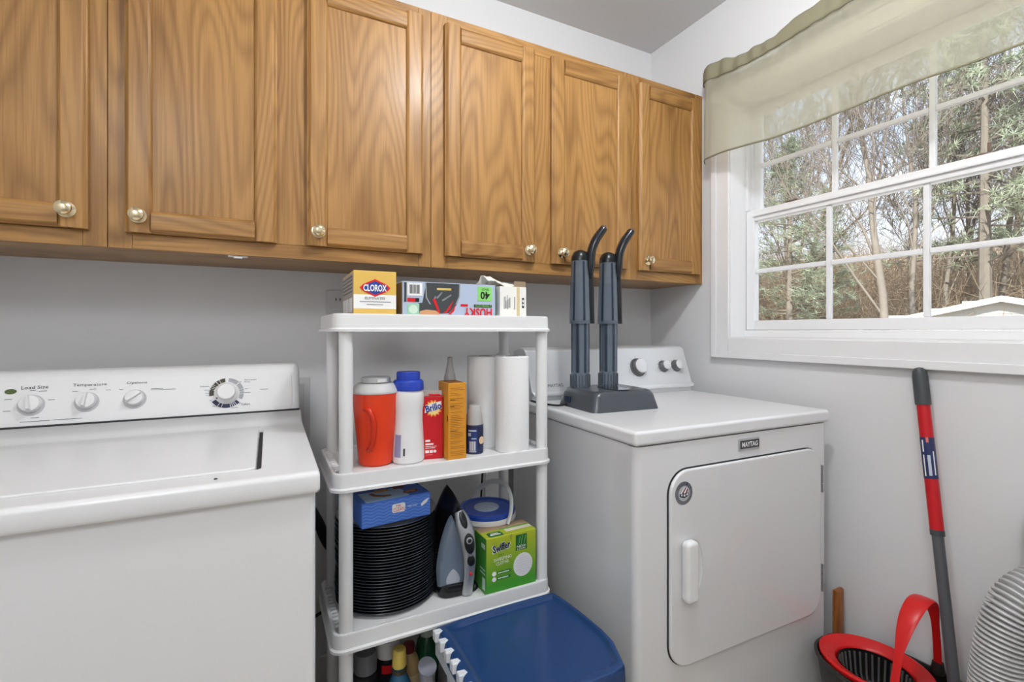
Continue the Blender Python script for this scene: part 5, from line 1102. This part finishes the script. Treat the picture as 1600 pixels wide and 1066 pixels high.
protos = [tree_mesh(31, 11.0, 0.11, 4, 0.46, [16, 8, 6, 4], 0.22, lift=0.30, limb=(.26, .42)), tree_mesh(22, 13.5, 0.14, 4, 0.52, [17, 8, 6, 4], 0.26, lift=0.2, limb=(.28, .45)), tree_mesh(23, 10.5, 0.12, 4, 0.58, [18, 8, 6, 4], 0.15, lift=0.15, limb=(.28, .45))]
x, y = polar(15.5, 24.6); put_tree(protos[0], x, y, 0.4, 1.0, BARKC[0], 'bare spreading tree against the sky in the middle window column', None)
random.seed(41)
LABT = 'leafless grey-brown tree in the woods beyond the window'
nb = 0
for ri, (r_, n_) in enumerate(((20, 6), (24, 9), (29, 11), (35, 12), (43, 12))):
    for i in range(n_):
        dg = 2 + 54 * (i + random.uniform(0.1, 0.9)) / n_
        rr = r_ + random.uniform(-1.8, 1.8)
        if rr < 21 and (10 < dg < 22 or 25.5 < dg < 29): continue
        if 22.5 < dg < 31 and rr > 21 and random.random() < 0.75: continue
        x, y = polar(rr, dg); k = random.randrange(3)
        put_tree(protos[k], x, y, random.uniform(0, 6.28), random.uniform(0.75, 1.1), BARKC[k % 2], LABT, 'leafless trees in the woods'); nb += 1
# evergreens: trunk, limbs and needle tufts
def pine_mesh(seed, h, cr):
    rnd = random.Random(seed); V, Fc, NV, NF = [], [], [], []
    def cone(p, q, r0, r1, n=5):
        t = (q - p).normalized(); s_ = t.cross(Vector((0.2, 0.3, 1) if abs(t.z) < .9 else (1, 0, 0))).normalized(); w_ = s_.cross(t); b0 = len(V)
        for pp, r in ((p, r0), (q, r1)):
            for k in range(n): V.append(tuple(pp + (s_ * math.cos(2 * PI * k / n) + w_ * math.sin(2 * PI * k / n)) * r))
        for k in range(n): Fc.append((b0 + k, b0 + (k + 1) % n, b0 + n + (k + 1) % n, b0 + n + k))
    cone(Vector((0, 0, -0.3)), Vector((0, 0, h * 0.97)), 0.16, 0.02, 8)
    for i in range(80):
        z = h * (0.22 + 0.76 * (i + rnd.random()) / 80); a = rnd.random() * 6.28; ln = cr * (1.05 - (z / h) ** 1.5) * rnd.uniform(0.7, 1.1)
        p = Vector((0, 0, z)); q = p + Vector((math.cos(a) * ln, math.sin(a) * ln, ln * rnd.uniform(-0.05, 0.3))); cone(p, q, 0.03, 0.008, 4)
        for j in range(13):
            f_ = 0.3 + 0.7 * rnd.random(); c = p.lerp(q, f_) + Vector((rnd.gauss(0, .16), rnd.gauss(0, .16), rnd.gauss(0.03, .12)))
            for k in range(15):
                d_ = Vector((rnd.gauss(0, 1), rnd.gauss(0, 1), rnd.gauss(0.25, .8))).normalized() * rnd.uniform(0.14, 0.30); s_ = d_.cross(Vector((rnd.random(), rnd.random(), rnd.random()))).normalized() * 0.011
                b0 = len(NV); NV.extend([tuple(c - s_), tuple(c + s_), tuple(c + d_)]); NF.append((b0, b0 + 1, b0 + 2))
    a_ = bpy.data.meshes.new('trunk'); a_.from_pydata(V, [], Fc); b_ = bpy.data.meshes.new('needles'); b_.from_pydata(NV, [], NF); a_.materials.append(BARKC[0]); b_.materials.append(mat('pine_needles', (190, 200, 176), 0.8, var=0.2))  # needle colour paled to stand in for haze
    return a_, b_
pines = [pine_mesh(5, 11.0, 2.6), pine_mesh(6, 9.0, 2.2)]
def put_pine(k, r_, dg, sc, label, group=None):
    x, y = polar(r_, dg); t = thing('pine_tree', label, 'tree', (x, y, hill(x, y)), dg, group); t.scale = (sc, sc, sc)
    for nm, me in zip(('trunk', 'needles'), pines[k]):
        o = bpy.data.objects.new(nm, me); C.objects.link(o); o.parent = t
put_pine(0, 22.5, 18.3, 1.35, 'large soft-needled evergreen filling the right window column')
put_pine(1, 20.0, 32.8, 0.95, 'small round evergreen in the left window column')
put_pine(1, 23.0, 29.6, 0.75, 'low evergreen between the left and middle window columns')
put_pine(0, 22.0, 10.5, 1.0, 'tall evergreen to the right of the large soft-needled one')
put_pine(0, 26.0, 42.0, 0.9, 'evergreen far left beyond the window jamb')
# undergrowth and thin saplings: uncountable brush
def brush_mesh():
    rnd = random.Random(77); V, Fc = [], []
    def stick(p, q, w_):
        d_ = (q - p); s_ = d_.cross(Vector((p.x, p.y, 0.3))).normalized() * w_; f2 = d_.cross(s_).normalized() * w_; b0 = len(V)
        V.extend([tuple(p - s_ - f2 * .6), tuple(p + s_ - f2 * .6), tuple(p + f2), tuple(q)]); Fc.extend([(b0, b0 + 1, b0 + 3), (b0 + 1, b0 + 2, b0 + 3), (b0 + 2, b0, b0 + 3)])
    for i in range(7000):
        r_ = 18 + 30 * rnd.random() ** 0.9; dg = rnd.uniform(0, 58); x, y = polar(r_, dg); h = rnd.uniform(0.8, 4.6) * (1.0 if r_ > 22 else 0.6)
        p = Vector((x, y, hill(x, y) - 0.1)); q = p + Vector((rnd.gauss(0, .35), rnd.gauss(0, .35), 1)).normalized() * h; stick(p, q, rnd.uniform(0.012, 0.035))
        for j in range(7):
            f_ = rnd.uniform(0.2, 0.95); a_ = p.lerp(q, f_); e_ = a_ + Vector((rnd.gauss(0, 1), rnd.gauss(0, 1), rnd.gauss(0.4, .6))).normalized() * h * rnd.uniform(0.15, 0.45); stick(a_, e_, rnd.uniform(0.006, 0.014))
    me = bpy.data.meshes.new('woodland_brush'); me.from_pydata(V, [], Fc); me.update(); me.materials.append(mat('brush_brown', (182, 164, 142), 0.95, var=0.3, vscale=0.6))  # haze is mixed into this pale brown
    o = bpy.data.objects.new('woodland_brush', me); C.objects.link(o); return o
tag(brush_mesh(), 'tangled brown undergrowth and saplings between the trees beyond the window', 'brush', kind='stuff')
# pale shed with a low gable
sx, sy = 18.9, 5.95
sh = thing('garden_shed', 'pale shed with a white-edged low gable beyond the window, lower right', 'shed', (sx, sy, GZ - 0.1), math.radians(-62 + 0))
SID = mat('shed_siding', (206, 208, 204), 0.7); SRF = mat('shed_roof', (120, 118, 116), 0.8); FAS = mat('shed_white', (240, 240, 238), 0.5)
hw, eh, ap = 3.3, 2.18, 2.98      # half width, eave and ridge heights above the ground
b = MB(); b.prism([(-hw + 0.25, 0), (hw - 0.25, 0), (hw - 0.25, eh), (0, ap - 0.10), (-hw + 0.25, eh)], 0.0, 4.5, 'y'); b.build('walls', SID, sh, smooth=False)
for sg in (-1, 1):
    sl = (ap - eh + 0.04) / hw
    b = MB(); b.prism([(0, ap), (sg * hw, ap - hw * sl), (sg * hw, ap - hw * sl - 0.08), (0, ap - 0.08)], -0.25, 4.7, 'y'); b.build('roof_slope', SRF, sh, smooth=False)
    b = MB(); b.prism([(0, ap + 0.03), (sg * (hw + 0.02), ap + 0.03 - (hw + 0.02) * sl), (sg * (hw + 0.02), ap - 0.14 - (hw + 0.02) * sl), (0, ap - 0.14)], -0.30, -0.25, 'y'); b.build('fascia_board', FAS, sh, smooth=False)
for i in range(14):
    z_ = 0.1 + i * 0.2
    xx = hw - 0.26 if z_ < eh else max(0.05, (hw - 0.25) * (1 - (z_ - eh) / (ap - 0.1 - eh)))
    b = MB(); b.prism([(-0.016, z_), (0.0, z_ + 0.19), (0.0, z_)], -xx, xx, 'x'); b.build('siding_board', SID, sh, smooth=False)

for o in bpy.data.objects:
    if o.type == 'MESH' and o.data.name.startswith('tmp'): print('tmp', o.name)
